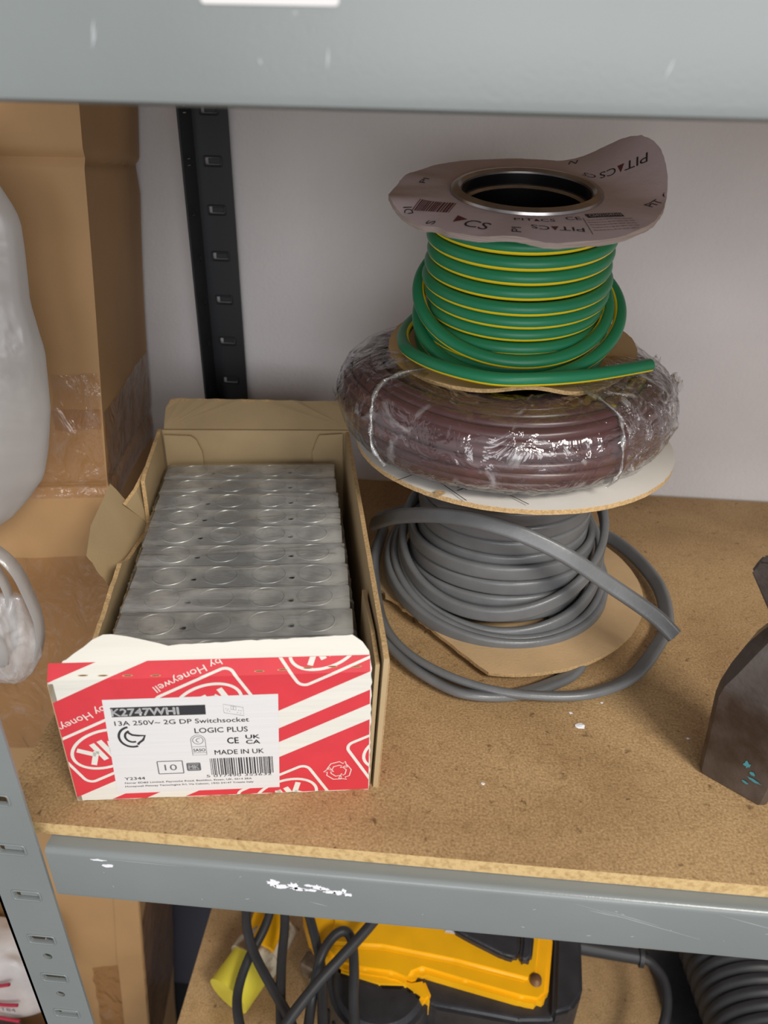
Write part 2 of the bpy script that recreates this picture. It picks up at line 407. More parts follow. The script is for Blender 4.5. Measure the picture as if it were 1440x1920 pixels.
def post(name, label, mat, x0, x1, yface, ydir, zs_tab, zs_hole, zs_round, z0=-1.15, z1=.9, sidelen=.034, xs=None, front=True):
    """L section upright; flat face spans x0..x1 at yface, side flange runs along y from x0"""
    root = empty(name, (x0, yface, z0)); tag(root, label, 'shelf post')
    def loc(x, y, z): return Vector((x-x0, y-yface, z-z0))
    xc = xs if xs is not None else (x0+x1)/2
    holes = [rrect(xc, z, .0135, .0055, .0012) for z in zs_tab+zs_hole]+[ell(xc, z, .0028, .0028, 16) for z in zs_round]
    t = .0016
    plate('flange', [(x0, z0), (x1, z0), (x1, z1), (x0, z1)], holes, t, lambda x, z, q: loc(x, yface+(q if front else -q), z), mat, root)
    ys = [(ydir*(sidelen*.5), z) for z in zs_tab+zs_hole]
    holes2 = [rrect(y, z, .0125, .0055, .0012) for y, z in ys]
    plate('flange', [(0, z0), (ydir*sidelen, z0), (ydir*sidelen, z1), (0, z1)], holes2, t, lambda y, z, q: loc(x0+q, yface+y, z), mat, root)
    for z in zs_tab+zs_hole:      # raised lip around each keyhole slot
        g = Geo()
        path = [Vector((x, 0, zz)) for x, zz in rrect(xc, z, .0155, .0075, .0016)]
        V, F = sweep_geo([loc(p.x, yface-.0002 if front else yface-t-.0002, p.z) for p in path], ell(0, 0, .00055, .00055, 6), Vector((0, 1, 0)), True)
        g.add(V, F)
        g.build('slot_rim', mat, root)
    for z in zs_tab:              # pressed-in tab inside the slot
        y = yface+.0012 if front else yface+.0006
        box('slot_tab', xc-.0045-x0, xc+.0055-x0, y-yface, y-yface+.001, z-.0022-z0, z+.0022-z0, mat, root, .0003, 1)
        y2 = yface+ydir*sidelen*.5
        box('slot_tab', .0002, .0012, y2-.005-yface, y2+.005-yface, z-.0022-z0, z+.0022-z0, mat, root)
    return root
p = .03755
fz = [.0279+.0007, -.0090, -.0475]; dz = [-.0875, -.1262]
post('shelf_post', 'grey perforated steel upright in front at bottom left', mat_grey, -.2222, -.1900, .2342, 1,
     [.0286+p*k for k in range(1, 4)]+[-.0090, -.0475, -.1650]+[-.1650-p*k for k in range(1, 6)], [.0286, -.0878, -.1262], [-.1046, -.1440], xs=-.2052)
post('shelf_post', 'dark perforated steel upright against the back wall, left of the cable stack', mat_black, -.2100, -.1790, .6610, -1,
     [.2865-p*k for k in range(0, 8)]+[.2865+p, .2865+2*p], [], [], xs=-.1942, front=False)

# ------------------------------------------------------------ big tall carton leaning at the left
LEAN = .089
bc = empty('tall_carton', (-.2583, .5, 0), (0, 0, radians(8.4)))
tag(bc, 'tall brown corrugated carton standing behind the plastic bag at the left', 'cardboard box')
def bump1(x, c, w): return math.exp(-((x-c)/w)**2)
def carton_surface(u, z):
    """u: 0..0.5 along front (leftwards), negative = along the side backwards; returns local point"""
    crease = -.0035*bump1(z, .297+(.10*min(0, u)), .0035) - .0022*bump1(z, .063, .004)
    bulge = .004*sin(z*9+1)*sin(max(0, u)*9)+.0015*sin(z*21+u*14)
    lx = LEAN*z
    if u >= 0: return Vector((-u+lx, -bulge-crease, z))
    return Vector((lx+crease*1.0+.0012*sin(z*17+u*30)*min(1, -u*30), -u, z))
us = [-.157+.157*i/12 for i in range(12)]+[0]+[.5*i/40 for i in range(1, 41)]
zs = []; z = -1.15
while z < .47:
    zs.append(z); z += .0025 if (.27 < z < .31 or .05 < z < .08) else .02
V = [carton_surface(u, z) for z in zs for u in us]; k = len(us)
F = [(j*k+i, j*k+i+1, (j+1)*k+i+1, (j+1)*k+i) for j in range(len(zs)-1) for i in range(k-1)]
nb = len(V)
for z in zs: V += [Vector((-.5+LEAN*z, .157, z))]
for j in range(len(zs)-1):
    F.append((j*k+k-1, nb+j, nb+j+1, (j+1)*k+k-1)); F.append((nb+j, j*k, (j+1)*k, nb+j+1))
top = (len(zs)-1)*k
F.append(tuple(top+i for i in range(k))+(nb+len(zs)-1,))
mesh('carton_wall', V, F, mat_big, bc, True, 40)
def tape(name, u0, u1, z0, z1, seed=0, off=.0006):
    nu, nz = 24, 24; V = []; F = []
    for j in range(nz+1):
        for i in range(nu+1):
            u = u0+(u1-u0)*i/nu; z = z0+(z1-z0)*j/nz
            e = .003*mnoise.noise(Vector((z*60, seed, 0))) if i in (0, nu) else 0
            p_ = carton_surface(u+e, z+(.002*mnoise.noise(Vector((u*60, seed, 3))) if j in (0, nz) else 0))
            w = off+.0007*abs(mnoise.noise(Vector((u*90, z*60, seed))))
            p_ = p_+Vector((0 if u >= 0 else w, -w if u >= 0 else 0, 0)); V.append(p_)
    for j in range(nz):
        for i in range(nu):
            a = j*(nu+1)+i; F.append((a, a+1, a+nu+2, a+nu+1))
    mesh(name, V, F, film_tape, bc, True)
tape('packing_tape', .001, .12, .067, .128, 1); tape('packing_tape', .001, .035, .112, .155, 2, .0012); tape('packing_tape', -.155, -.001, .04, .125, 3)
tape('packing_tape', .001, .13, .055, .067, 4, .0011); tape('packing_tape', .001, .15, -.22, .0, 5); tape('packing_tape', -.155, -.001, -.85, -.5, 6)
tape('packing_tape', .001, .06, -.9, -.58, 7)
# loose side flap seam running down the front corner, seen under the shelf
mesh('glued_seam', [carton_surface(u, z)+Vector((0, -.0022, 0)) for z in (-1.1, -.62, -.56, -.47, -.40) for u in ((.001, .030) if z < -.55 else (.001, .028))],
     [(2*i, 2*i+1, 2*i+3, 2*i+2) for i in range(4)], mat_big, bc)

# ------------------------------------------------------------ plastic bags, small parcel at the left
def lerp_tab(tab, z):
    if z <= tab[0][0]: return tab[0][1:]
    for a, b in zip(tab, tab[1:]):
        if z <= b[0]:
            t = (z-a[0])/(b[0]-a[0]); return [p_+(q-p_)*t for p_, q in zip(a[1:], b[1:])]
    return tab[-1][1:]
def blob(name, tab, yc, mat, parent=None, nz=70, na=72, wr=.004, fr=22, seed=0):
    """tab rows: z, x_right, x_left, half_depth, y shift"""
    V = []; F = []; z0, z1 = tab[0][0], tab[-1][0]
    for j in range(nz+1):
        z = z0+(z1-z0)*j/nz; xr, xl, hd, ys = lerp_tab(tab, z)
        cx = (xr+xl)/2; hw = (xr-xl)/2
        for i in range(na):
            a = 2*pi*i/na
            d = wr*mnoise.noise(Vector((cos(a)*hw*fr*1.4, sin(a)*3+seed, z*fr*.55)))+wr*.45*mnoise.noise(Vector((cos(a)*hw*fr*4, sin(a)*6, z*fr*1.5+seed)))
            d *= min(1, hw/.02)
            V.append(Vector((cx+(hw+d*.25)*cos(a), yc+ys+(hd+d)*sin(a), z)))
    for j in range(nz):
        for i in range(na):
            F.append((j*na+i, j*na+(i+1) % na, (j+1)*na+(i+1) % na, (j+1)*na+i))
    F.append(tuple(range(na))[::-1]); F.append(tuple(nz*na+i for i in range(na)))
    return mesh(name, V, F, mat, parent, True)
b1 = blob('plastic_bag', [(.050, -.328, -.340, .004, 0), (.066, -.302, -.40, .012, 0), (.079, -.289, -.43, .018, 0), (.100, -.272, -.46, .026, 0), (.122, -.264, -.47, .030, 0), (.150, -.2565, -.47, .032, 0),
     (.190, -.2515, -.46, .029, 0), (.205, -.2535, -.45, .026, 0), (.221, -.2555, -.45, .024, 0), (.250, -.2525, -.44, .022, 0), (.268, -.2515, -.43, .020, 0), (.276, -.2540, -.42, .018, 0), (.292, -.2620, -.41, .016, 0), (.33, -.30, -.38, .012, 0), (.40, -.32, -.35, .006, .01), (.468, -.325, -.345, .005, .015)],
     .438, mat_bag, wr=.005, fr=14)
b1.location = (.0045, 0, 0)
tag(b1, 'large white cloudy plastic bag hanging full against the tall carton, upper left', 'plastic bag')
b2 = empty('carrier_bag', (-.31, .42, -.07)); tag(b2, 'small clear carrier bag with open handles hanging below the larger bag', 'plastic bag')
def L2(x, y, z): return Vector((x+.31, y-.42, z+.07))
o = blob('bag_body', [(-.072, -.31, -.38, .004, 0), (-.062, -.300, -.38, .010, 0), (-.045, -.290, -.38, .014, 0), (-.029, -.286, -.38, .015, 0), (-.012, -.289, -.335, .012, 0), (.004, -.291, -.318, .008, 0), (.012, -.292, -.312, .004, 0)],
         .42, film_mat('clear_polythene', base=.05, streak=.55, scale=45, stretch=(1, 1, .35), bump=.004, milky=.22, thresh=(.4, .65)), b2, wr=.004, fr=40, seed=4)
for v in o.data.vertices: v.co = L2(*v.co)
def ribbon(name, pts, w, mat, parent, thick=.0006, tw=None):
    path = catmull(pts, 10); V, F = sweep_geo(path, [(-thick, -w/2), (thick, -w/2), (thick*1.5, 0), (thick, w/2), (-thick, w/2)], Vector((0, -1, 0)), False, tw)
    return mesh(name, V, F, mat, parent, True)
ribbon('handle', [L2(-.345, .420, .050), L2(-.318, .416, .060), L2(-.299, .414, .054), L2(-.287, .413, .040), L2(-.283, .414, .020), L2(-.2815, .416, -.004), L2(-.285, .418, -.026), L2(-.292, .42, -.045)], .012, mat_bag, b2)
ribbon('handle', [L2(-.330, .424, .052), L2(-.312, .42, .046), L2(-.303, .418, .030), L2(-.300, .417, .010), L2(-.304, .418, -.02), L2(-.31, .42, -.04)], .009, mat_bag, b2)
bm = bmesh.new(); bmesh.ops.create_uvsphere(bm, u_segments=24, v_segments=16, radius=1)
for v in bm.verts: v.co = L2(-.322, .405, -.018)+Vector((v.co.x*.018, v.co.y*.008, v.co.z*.024+v.co.x*-.010))*(1+.12*mnoise.noise(v.co*3))
bmobj('rolled_end', bm, mat_bag, b2, True)

pb = box('parcel_box', -.62, -.375, .30, .40, -.80, -.565, mat_big, None, .006, 3)
tag(pb, 'brown taped parcel at the bottom left corner below the printed bag', 'cardboard box')
sup = tag(box('storage_carton', -.64, -.37, .29, .425, -1.15, -.8005, mat_big, None, .004, 2), 'plain brown carton under the taped parcel, bottom left', 'cardboard box')
bag3 = empty('printed_bag', (-.45, .43, -.565)); tag(bag3, 'white bag with red curves and black print on the taped parcel', 'bag')
bm = bmesh.new(); bmesh.ops.create_uvsphere(bm, u_segments=40, v_segments=24, radius=1)
for v in bm.verts:
    c = v.co.copy(); e = .55
    q = Vector([math.copysign(abs(t)**e, t) for t in c]); v.co = Vector((q.x*.075, q.y*.030, .062+q.z*.060))*(1+.06*mnoise.noise(c*2.5))
bmobj('bag_body', bm, M('printed_polythene', lin((196, 190, 188)), .35, var=.1, scale=30, bump=.001, bscale=60), bag3, True)
mat_crimson = M('crimson_print', lin((170, 34, 60)), .5)
def bagpt(x, z): 
    return Vector((x, -.0325-.0008, .062+z))
for k_, pts in enumerate([[(-.01, .045), (.01, .03), (.03, .028), (.05, .035)], [(-.01, .012), (.01, .0), (.03, -.006), (.05, -.004)], [(-.02, -.018), (.0, -.022), (.02, -.032), (.045, -.036)]]):
    tube('red_curve', [bagpt(*q) for q in pts], .0018, mat_crimson, bag3, 8)
g = Geo(); random.seed(3)
x = .018
while x < .046:
    w = random.choice([.0006, .001, .0014]); a = bagpt(x, -.052); b_ = bagpt(x+w, -.037)
    g.add([Vector((x, a.y, a.z)), Vector((x+w, a.y, a.z)), Vector((x+w, a.y, b_.z)), Vector((x, a.y, b_.z))], [(0, 1, 2, 3)]); x += w+random.choice([.0006, .001])
g.build('barcode', mat_ink, bag3, False)
V, F = text_fit('00TT84', .012, -.016, .034, .006); mesh('printed_text', [bagpt(x, z)+Vector((0, -.0008, 0)) for x, z in V], F, mat_ink, bag3)

# ------------------------------------------------------------ small carton of steel back boxes
E1 = Vector((.98874, .14962, 0)); AX = Vector((-.1797, .2596, 0)); YAW = math.atan2(E1.y, E1.x)
carton = empty('product_carton', AX, (0, 0, YAW))
tag(carton, 'open red and white printed carton with torn left side, full of metal boxes', 'cardboard box')
T = .0028
def wall_piece(name, outline, outer, inner, mat=None, parent=carton):
    """outline list of 3D local points (planar-ish), thickened by vector outer; jagged cut edges"""
    n = len(outline); out = Vector(outer)
    V = [Vector(q) for q in outline]+[Vector(q)+out for q in outline]
    F = [tuple(range(n)), tuple(range(n, 2*n))[::-1]]+[(i, (i+1) % n, n+(i+1) % n, n+i) for i in range(n)]
    bm = bmesh.new(); me = bpy.data.meshes.new('t'); me.from_pydata(V, [], F); bm.from_mesh(me); bpy.data.meshes.remove(me)
    bmesh.ops.recalc_face_normals(bm, faces=bm.faces)
    fs = [f for f in bm.faces if len(f.verts) > 4 or f.calc_area() > 1e-4]
    for f in bm.faces: f.material_index = 0 if f in fs else 1
    bmesh.ops.triangulate(bm, faces=[f for f in bm.faces if len(f.verts) > 4])
    return bmobj(name, bm, [mat or mat_carddark, mat_cardedge], parent)
def jag(p0, p1, n, amp, axis, seed):
    random.seed(seed); p0 = Vector(p0); p1 = Vector(p1)
    return [p0.lerp(p1, i/n)+Vector(axis)*random.uniform(-amp, amp)*(0 if i in (0,) else 1) for i in range(n)]
# left wall, lower band and rear piece, x=0 plane, thickness towards the inside
lw = [(0, 0, 0), (0, .283, 0), (0, .283, .0975)]+jag((0, .283, .0975), (0, .214, .088), 14, .0005, (0, 0, 1), 2)[1:]
lw += [(0, .212, .086), (0, .2105, .052), (0, .20, .050)]+jag((0, .20, .050), (0, .137, .0625), 8, .0003, (0, 0, 1), 3)[1:]
lw += jag((0, .130, .068), (0, .067, .0580), 18, .0006, (0, 0, 1), 4)+[(0, .05, .056), (0, .02, .075), (0, 0, .083)]
wall_piece('side_wall', lw, (T, 0, 0), None)
# flap torn outwards, middle
fl = jag((0, .209, .0520), (-.020, .205, .0880), 6, .0010, (0, 1, 0), 5)+jag((-.020, .205, .0880), (-.023, .160, .0740), 12, .0006, (0, 0, 1), 6)
fl += jag((-.023, .160, .0740), (-.0215, .138, .0690), 5, .0014, (0, 0, 1), 7)+jag((-.0215, .138, .0690), (0, .134, .0625), 8, .0010, (0, 1, 0), 8)+[Vector((0, .17, .056))]
pa, pb_, pc_ = Vector((0, .209, .0520)), Vector((-.020, .205, .0880)), Vector((-.0215, .138, .0690)); pn = (pb_-pa).cross(pc_-pa)
fl = [Vector((q[0], q[1], pa.z-(pn.x*(q[0]-pa.x)+pn.y*(q[1]-pa.y))/pn.z)) for q in map(Vector, fl)]
wall_piece('torn_flap', fl, (.0012, 0, -.0024), None)
fl = [(-.0002, .213, .0500), (-.012, .200, .0740), (-.006, .212, .0800), (0, .228, .0900), (0, .226, .066)]
wall_piece('torn_flap', fl, (.0018, 0, -.0015), None)
# right wall (leans out, runs back slightly inwards), double layer
def rw(s, z, t=0): return Vector((.1600-.044*s+.004*(z/.092)+t, s, z))
rwo = [rw(.0015, 0), rw(.283, 0), rw(.283, .094)]+[rw(.283-.2815*i/24, .094-.0015*i/24+random.uniform(-.0003, .0003)) for i in range(1, 24)]+[rw(.0015, .0915)]
wall_piece('side_wall', rwo, (T, 0, 0), None)
wall_piece('tucked_flap', [rw(.004, .001, -.0036), rw(.075, .001, -.0036), rw(.078, .080, -.0036), rw(.030, .087, -.0036), rw(.004, .086, -.0036)], (T-.0006, 0, 0), None)
# red outer print on the right wall
wall_piece('printed_side', [rw(.0012, .0005, T+.00005), rw(.030, .0005, T+.00005), rw(.030, .089, T+.00005), rw(.0012, .089, T+.00005)], (.0003, 0, 0), None, mat_red)
# back wall, its corner tabs and the raised lid flap
wall_piece('back_wall', [(.003, .283, 0), (.151, .283, 0), (.153, .283, .095), (.003, .283, .0965)], (0, T, 0), None)
for sx in (0, 1):
    x0, x1, xr = (.0045, .034, .026) if sx == 0 else (.149, .124, .130)
    pts = [(x0, .2812, .01), (x1, .2812, .01), (x1, .2812, .078), (xr+(.004 if sx == 0 else -.002), .2812, .089), (xr, .2812, .0925), (x0, .2812, .0935)]
    wall_piece('corner_tab', pts, (0, -.0016, 0), None)
lid = [Vector((.004, .2850, .0955)), Vector((.1535, .2850, .0945))]+[Vector((.1535, .2850, .0945)).lerp(Vector((.151, .302, .1075)), t) for t in (.4, .8)]+[Vector((.149, .306, .1095))]
lid += [Vector((.149, .306, .1095)).lerp(Vector((.010, .306, .113)), i/20)+Vector((0, 0, random.uniform(-.0004, .0004))) for i in range(1, 20)]
lid += [Vector((.008, .305, .1125)), Vector((.004, .300, .107))]
wall_piece('lid_flap', lid, (0, .0018, .0016), None)
wall_piece('carton_base', [(.002, .002, .0005), (.158, .002, .0005), (.147, .282, .0005), (.002, .282, .0005)], (0, 0, .0025), None)

# printed front panel with its bent-back top. Drawn flat in mm (a across, b up), then bent.
BEND = 85.0
def fold(a, b, off=0.0):
    off *= .001
    if b <= BEND: return Vector((a*.001, -off, b*.001))
    d = (b-BEND)/1.267*.001; ph = radians(40)
    return Vector((a*.001, sin(ph)*d-off*cos(ph), BEND*.001+cos(ph)*d+off*sin(ph)))
def flat_to_panel(V2, F, layer, name, mat, parent, clip=None):
    bm = bmesh.new(); vs = [bm.verts.new((x, y, 0)) for x, y in V2]
    for f in F:
        try: bm.faces.new([vs[i] for i in f])
        except ValueError: pass
    cl = clip or (0.4, 157.0, .3, 200)
    def cut(co, no, clear=True):
        bmesh.ops.bisect_plane(bm, geom=bm.verts[:]+bm.edges[:]+bm.faces[:], plane_co=co, plane_no=no, clear_outer=clear)
    cut((cl[0], 0, 0), (-1, 0, 0)); cut((cl[1], 0, 0), (1, 0, 0)); cut((0, cl[2], 0), (0, -1, 0)); cut((0, cl[3], 0), (0, 1, 0))
    for bb in (BEND-.01, BEND+.01): cut((0, bb, 0), (0, 1, 0), False)
    for v in bm.verts: v.co = fold(v.co.x, v.co.y, layer)
    for v in list(bm.verts):
        if not v.link_faces: bm.verts.remove(v)
    if not bm.faces: bm.free(); return None
    bmesh.ops.recalc_face_normals(bm, faces=bm.faces)
    return bmobj(name, bm, mat, parent)
def tri(poly): return poly, [tuple(range(len(poly)))]
def stroke(pts, w, closed=False):
    n = len(pts); V = []; F = []
    for i in range(n):
        a = pts[(i-1) % n] if closed or i > 0 else pts[i]; b = pts[(i+1) % n] if closed or i < n-1 else pts[i]
        dx, dy = b[0]-a[0], b[1]-a[1]; l = math.hypot(dx, dy) or 1; nx, ny = -dy/l*w/2, dx/l*w/2
        V += [(pts[i][0]+nx, pts[i][1]+ny), (pts[i][0]-nx, pts[i][1]-ny)]
    for i in range(n if closed else n-1):
        j = (i+1) % n; F.append((2*i, 2*j, 2*j+1, 2*i+1))
    return V, F
def merge(*parts):
    V = []; F = []
    for v, f in parts:
        o = len(V); V += v; F += [tuple(i+o for i in q) for q in f]
    return V, F
random.seed(11)
top_edge = [(157.6, 90), (156.8, 98), (153.5, 104), (148.5, 108.5)]
for i in range(1, 30):
    a = 148.5-i*(148.5-60)/30; top_edge.append((a, 108.2-(148.5-a)*.035+random.uniform(-.3, .3)))
top_edge += [(57.7, 104.4), (52, 106.5), (44, 109), (37.1, 111), (30, 112.4), (26, 112.3), (21, 109.4), (16.9, 105), (12.5, 101.2), (8.9, 97.5), (7.4, 96.8), (6.2, 93.5), (2.6, 88.6), (.6, 86)]
outline = [(.6, 0)]+[(157.2*i/36+.6 if i < 36 else 157.3, 0 if i in (0, 36) else random.uniform(-.2, .55)) for i in range(1, 37)]+[(157.8+random.uniform(-.4, .4), b) for b in range(3, 90, 3)]+top_edge
outline += [(.6+random.uniform(-.5, .4), b) for b in range(84, 1, -3)]
bm = bmesh.new(); vs = [bm.verts.new((x, y, 0)) for x, y in outline]
es = [bm.edges.new((vs[i], vs[(i+1) % len(vs)])) for i in range(len(vs))]
bmesh.ops.triangle_fill(bm, use_beauty=True, edges=es)
for bb in (20, 40, 60, BEND-.01, BEND+.01, 95): bmesh.ops.bisect_plane(bm, geom=bm.verts[:]+bm.edges[:]+bm.faces[:], plane_co=(0, bb, 0), plane_no=(0, 1, 0))
back_ = [v for v in bm.verts]
r = bmesh.ops.extrude_face_region(bm, geom=list(bm.faces)); nv = {g for g in r['geom'] if isinstance(g, bmesh.types.BMVert)}
for v in bm.verts: v.co = fold(v.co.x, v.co.y, -2.2 if v in nv else 0)
front = bmobj('front_panel', bm, mat_white, carton)
for p_ in front.data.polygons: p_.material_index = 0
front['label'] = 'red and white printed front panel with a product label'
# red ground between the diagonal white bands
SL = .525
def band(c0, c1, a0=0, a1=157.2, top=96.0): return [(a0, SL*a0+c0), (a1, SL*a1+c0), (a1, SL*a1+c1), (a0, SL*a0+c1)]
# print stops along a line just above the fold
reds = [band(83.5, 300), band(2.75, 70.5), band(-18.9, -9.25), band(-300, -29.7)]
red_bm = [tri(q) for q in reds]
flat_to_panel(*merge(*red_bm), .06, 'red_print', mat_red, front, (0.5, 157.4, .5, 95.6))
# white line logos on the red
def xf(P, cx, cy, rot): return [(cx+x*cos(rot)-y*sin(rot), cy+x*sin(rot)+y*cos(rot)) for x, y in P]
MKM = [(-11.5, -6.2), (-11.5, 6.2), (-8.0, 6.2), (-4.6, -.6), (-1.2, 6.2), (2.0, 6.2), (2.0, -6.2), (-.9, -6.2), (-.9, 1.4), (-3.6, -4.4), (-5.6, -4.4), (-8.5, 1.4), (-8.5, -6.2)]
def logo(cx, cy, rot, sc_=1.0):
    parts = [stroke(xf(ell(0, 0, 18.2*sc_, 12.2*sc_, 48), cx, cy, rot), 1.7, True), stroke(xf(rrect(0, 0, 44*sc_, 33*sc_, 4.5, 6), cx, cy, rot), 1.7, True)]
    # M as four bars, K as three bars
    def bar(x0, y0, x1, y1, w): 
        return stroke(xf([(x0*sc_, y0*sc_), (x1*sc_, y1*sc_)], cx, cy, rot), w*sc_)
    parts += [bar(-10.6, -6.4, -10.6, 6.4, 3.0), bar(-1.0, -6.4, -1.0, 6.4, 3.0), bar(-10.4, 6.4, -5.8, -3.6, 3.0), bar(-1.2, 6.4, -5.8, -3.6, 3.0),
              bar(3.6, -6.4, 3.6, 6.4, 3.0), bar(4.6, -1.0, 11.5, 6.4, 2.9), bar(6.2, 1.0, 12.6, -6.4, 2.9)]
    return parts
RA = radians(27.5)
parts = logo(20.5, 38.0, RA+pi)
parts += logo(75.5, 66.5, RA+pi)
parts += logo(134.5, 101.0, RA+pi)
parts += logo(111.5, -3.0, RA)
parts += logo(171.5, 30.0, RA)
lim = 95.4
flat_to_panel(*merge(*parts), .10, 'logo_print', mat_white, front, (0.7, 157.2, .5, lim))
# maker's name upside down along the bands
V, F = text_fit('by Honeywell', 82.5, 96.2, 37, 4.4, RA+pi); flat_to_panel(V, F, .11, 'printed_text', mat_white, front, (.6, 157, .5, lim))
V, F = text_fit('by Honeywell', 24.0, 68.0, 37, 4.4, RA+pi); flat_to_panel(V, F, .11, 'printed_text', mat_white, front, (.6, 157, .5, lim))
# recycling arrows
rc = []
for k_ in range(3):
    th = 2*pi*k_/3+.3
    arrow = [(-5.4, 3.6), (-2.2, 6.6), (2.6, 6.6), (4.0, 4.6), (5.6, 5.8), (5.4, 1.2), (1.6, 2.2), (2.8, 3.2), (1.8, 4.0), (-1.6, 4.0), (-3.2, 1.6)]
    rc.append(stroke(xf([(x*1.0, y*1.0) for x, y in arrow], 140.8, 15.6, th), .5, True))
flat_to_panel(*merge(*rc), .11, 'recycling_mark', mat_white, front)
# perforation slits along the fold
sl = [ell(a, b, 2.6, .55, 12) for a, b in [(17.3, 87.7), (26.8, 87.3), (38.6, 86.9), (52.0, 86.4), (102.3, 87.3), (113.6, 87.8), (126.2, 88.4), (138.3, 88.9), (150.4, 88.6)]]
mat_slit = M('slit_gap', lin((70, 56, 44)), .9)
for q in sl:
    cx_ = sum(x for x, y in q)/12; cy_ = sum(y for x, y in q)/12
    flat_to_panel(*merge(tri(q), tri(ell(cx_, cy_, 1.9, .28, 10))), .13, 'perforation', mat_cardedge, front)
    flat_to_panel(*tri(ell(cx_, cy_, 2.0, .30, 10)), .15, 'perforation_slit', mat_slit, front)
# the paper label
V, F = tri([(22.0, 4.6), (108.6, 4.9), (110.9, 72.4), (24.3, 71.9)]); label = flat_to_panel(V, F, .17, 'product_label', mat_label, front)
label['label'] = 'white product label with black print'
def T2(s, a, b, w, h, mat=mat_ink, rot=0, lay=.22, bold=0):
    V, F = text_fit(s, a, b, w, h, rot)
    parts = [(V, F)]
    if bold:
        for dx, dy in ((bold, 0), (-bold, 0), (0, bold), (0, -bold)): parts.append(([(x+dx, y+dy) for x, y in V], F))
    for i_, (v_, f_) in enumerate(parts): parts[i_] = (v_, f_)
    flat_to_panel(*merge(*parts), lay, 'printed_text', mat, label)
flat_to_panel(*tri([(27.4, 60.2), (74.0, 60.1), (74.2, 66.7), (27.4, 66.6)]), .22, 'ink_bar', mat_ink, label)
T2('K2747WHI', 27.5, 61.0, 33.2, 4.7, mat_label, 0, .28, .18)
T2('13A 250V~ 2G DP Switchsocket', 28.0, 54.3, 67.3, 3.1, bold=.05)
T2('LOGIC PLUS', 67.2, 47.4, 27.0, 3.5, bold=.06)
T2('MADE IN UK', 76.0, 31.4, 25.6, 3.3, bold=.06)
T2('CE', 83.2, 39.2, 5.8, 4.2, bold=.12); T2('UK', 92.8, 42.2, 7.2, 2.7, bold=.12); T2('CA', 92.8, 38.5, 7.2, 2.7, bold=.12)
T2('10', 49.0, 21.0, 6.4, 4.4, mat_inkgrey); T2('Y2344', 27.3, 14.8, 10.6, 2.1, bold=.03)
T2('Novar ED&S Limited, Paycocke Road, Basildon, Essex, UK, SS14 3EA', 27.0, 12.0, 67.0, 1.15, bold=.03)
T2('Honeywell Pittway Tecnologica Srl, Via Caboto, 19/D 34147 Trieste Italy', 26.8, 9.4, 68.0, 1.15, bold=.03)
T2('5 017490 353632', 70.2, 14.6, 34.6, 1.9)
flat_to_panel(*stroke(rrect(52.1, 23.2, 13.0, 9.2, .3), .55, True), .22, 'quantity_frame', mat_inkgrey, label)
flat_to_panel(*merge(stroke(rrect(64.2, 23.0, 6.6, 5.2, .4), .8, True), tri([(61, 21), (67.4, 21), (67.4, 25), (61, 25)])), .22, 'small_mark', mat_inkgrey, label)
T2('MK', 61.5, 21.7, 5.4, 2.6, mat_label, 0, .28, .08)
bars = []; random.seed(2); x = 73.0
while x < 105.6:
    w = random.choice([.3, .45, .6, .9]); bars.append(tri([(x, 16.4 if random.random() < .85 else 15.4), (x+w, 16.4), (x+w, 28.7), (x, 28.7)])); x += w+random.choice([.3, .35, .5, .7])
flat_to_panel(*merge(*bars), .22, 'barcode', mat_ink, label)
# kite-shaped approval mark: nested hooks
hook1 = [(35.2+8.2*cos(t)*.78, 46.2+7.0*sin(t)) for t in [radians(d) for d in range(100, 300, 12)]]
hook2 = [(35.6+4.6*cos(t)*.8, 46.6+4.0*sin(t)) for t in [radians(d) for d in range(110, 300, 14)]]
flat_to_panel(*merge(stroke(hook1, 1.3), stroke(hook2, 1.2), stroke([(33.8, 49.3), (35.6, 47.6), (38.4, 47.0), (41.9, 46.8), (40.6, 43.8), (38.4, 41.9), (37.6, 40.6)], 1.3)), .22, 'approval_mark', mat_ink, label)
arch = [(64.6, 31.6), (64.6, 42.0)]+[(68.2+3.7*cos(t), 42.0+4.0*sin(t)) for t in [radians(180-d) for d in range(0, 181, 15)]]+[(71.9, 31.6)]
flat_to_panel(*merge(stroke(arch, .3, True), stroke(ell(68.2, 42.2, 2.7, 2.7, 24), .35, True), stroke(ell(68.6, 42.2, 1.3, 1.3, 12)[2:10], .4), stroke([(64.8, 37.6), (71.8, 37.6)], .25), stroke([(64.8, 33.2), (71.8, 33.2)], .25)), .22, 'approval_badge', mat_inkgrey, label)
T2('SASO', 65.2, 34.2, 6.2, 2.0, mat_inkgrey, bold=.08)
sk = [stroke([(83.1, 66.7), (92.9, 64.1), (92.9, 58.4), (83.1, 60.9)], .22, True), stroke([(86.8, 65.2), (89.3, 64.6), (89.3, 62.4), (86.8, 63.0)], .2, True), stroke([(88.0, 64.9), (88.0, 62.7)], .2)]
for a, b in [(84.3, 63.6), (85.4, 63.2), (84.8, 62.2), (86, 61.8), (90.6, 62.2), (89.9, 60.6), (91.4, 60.2), (91.7, 61.8)]: sk.append(tri(ell(a, b, .3, .2, 8)))
flat_to_panel(*merge(*sk), .22, 'socket_drawing', mat_inkgrey, label)

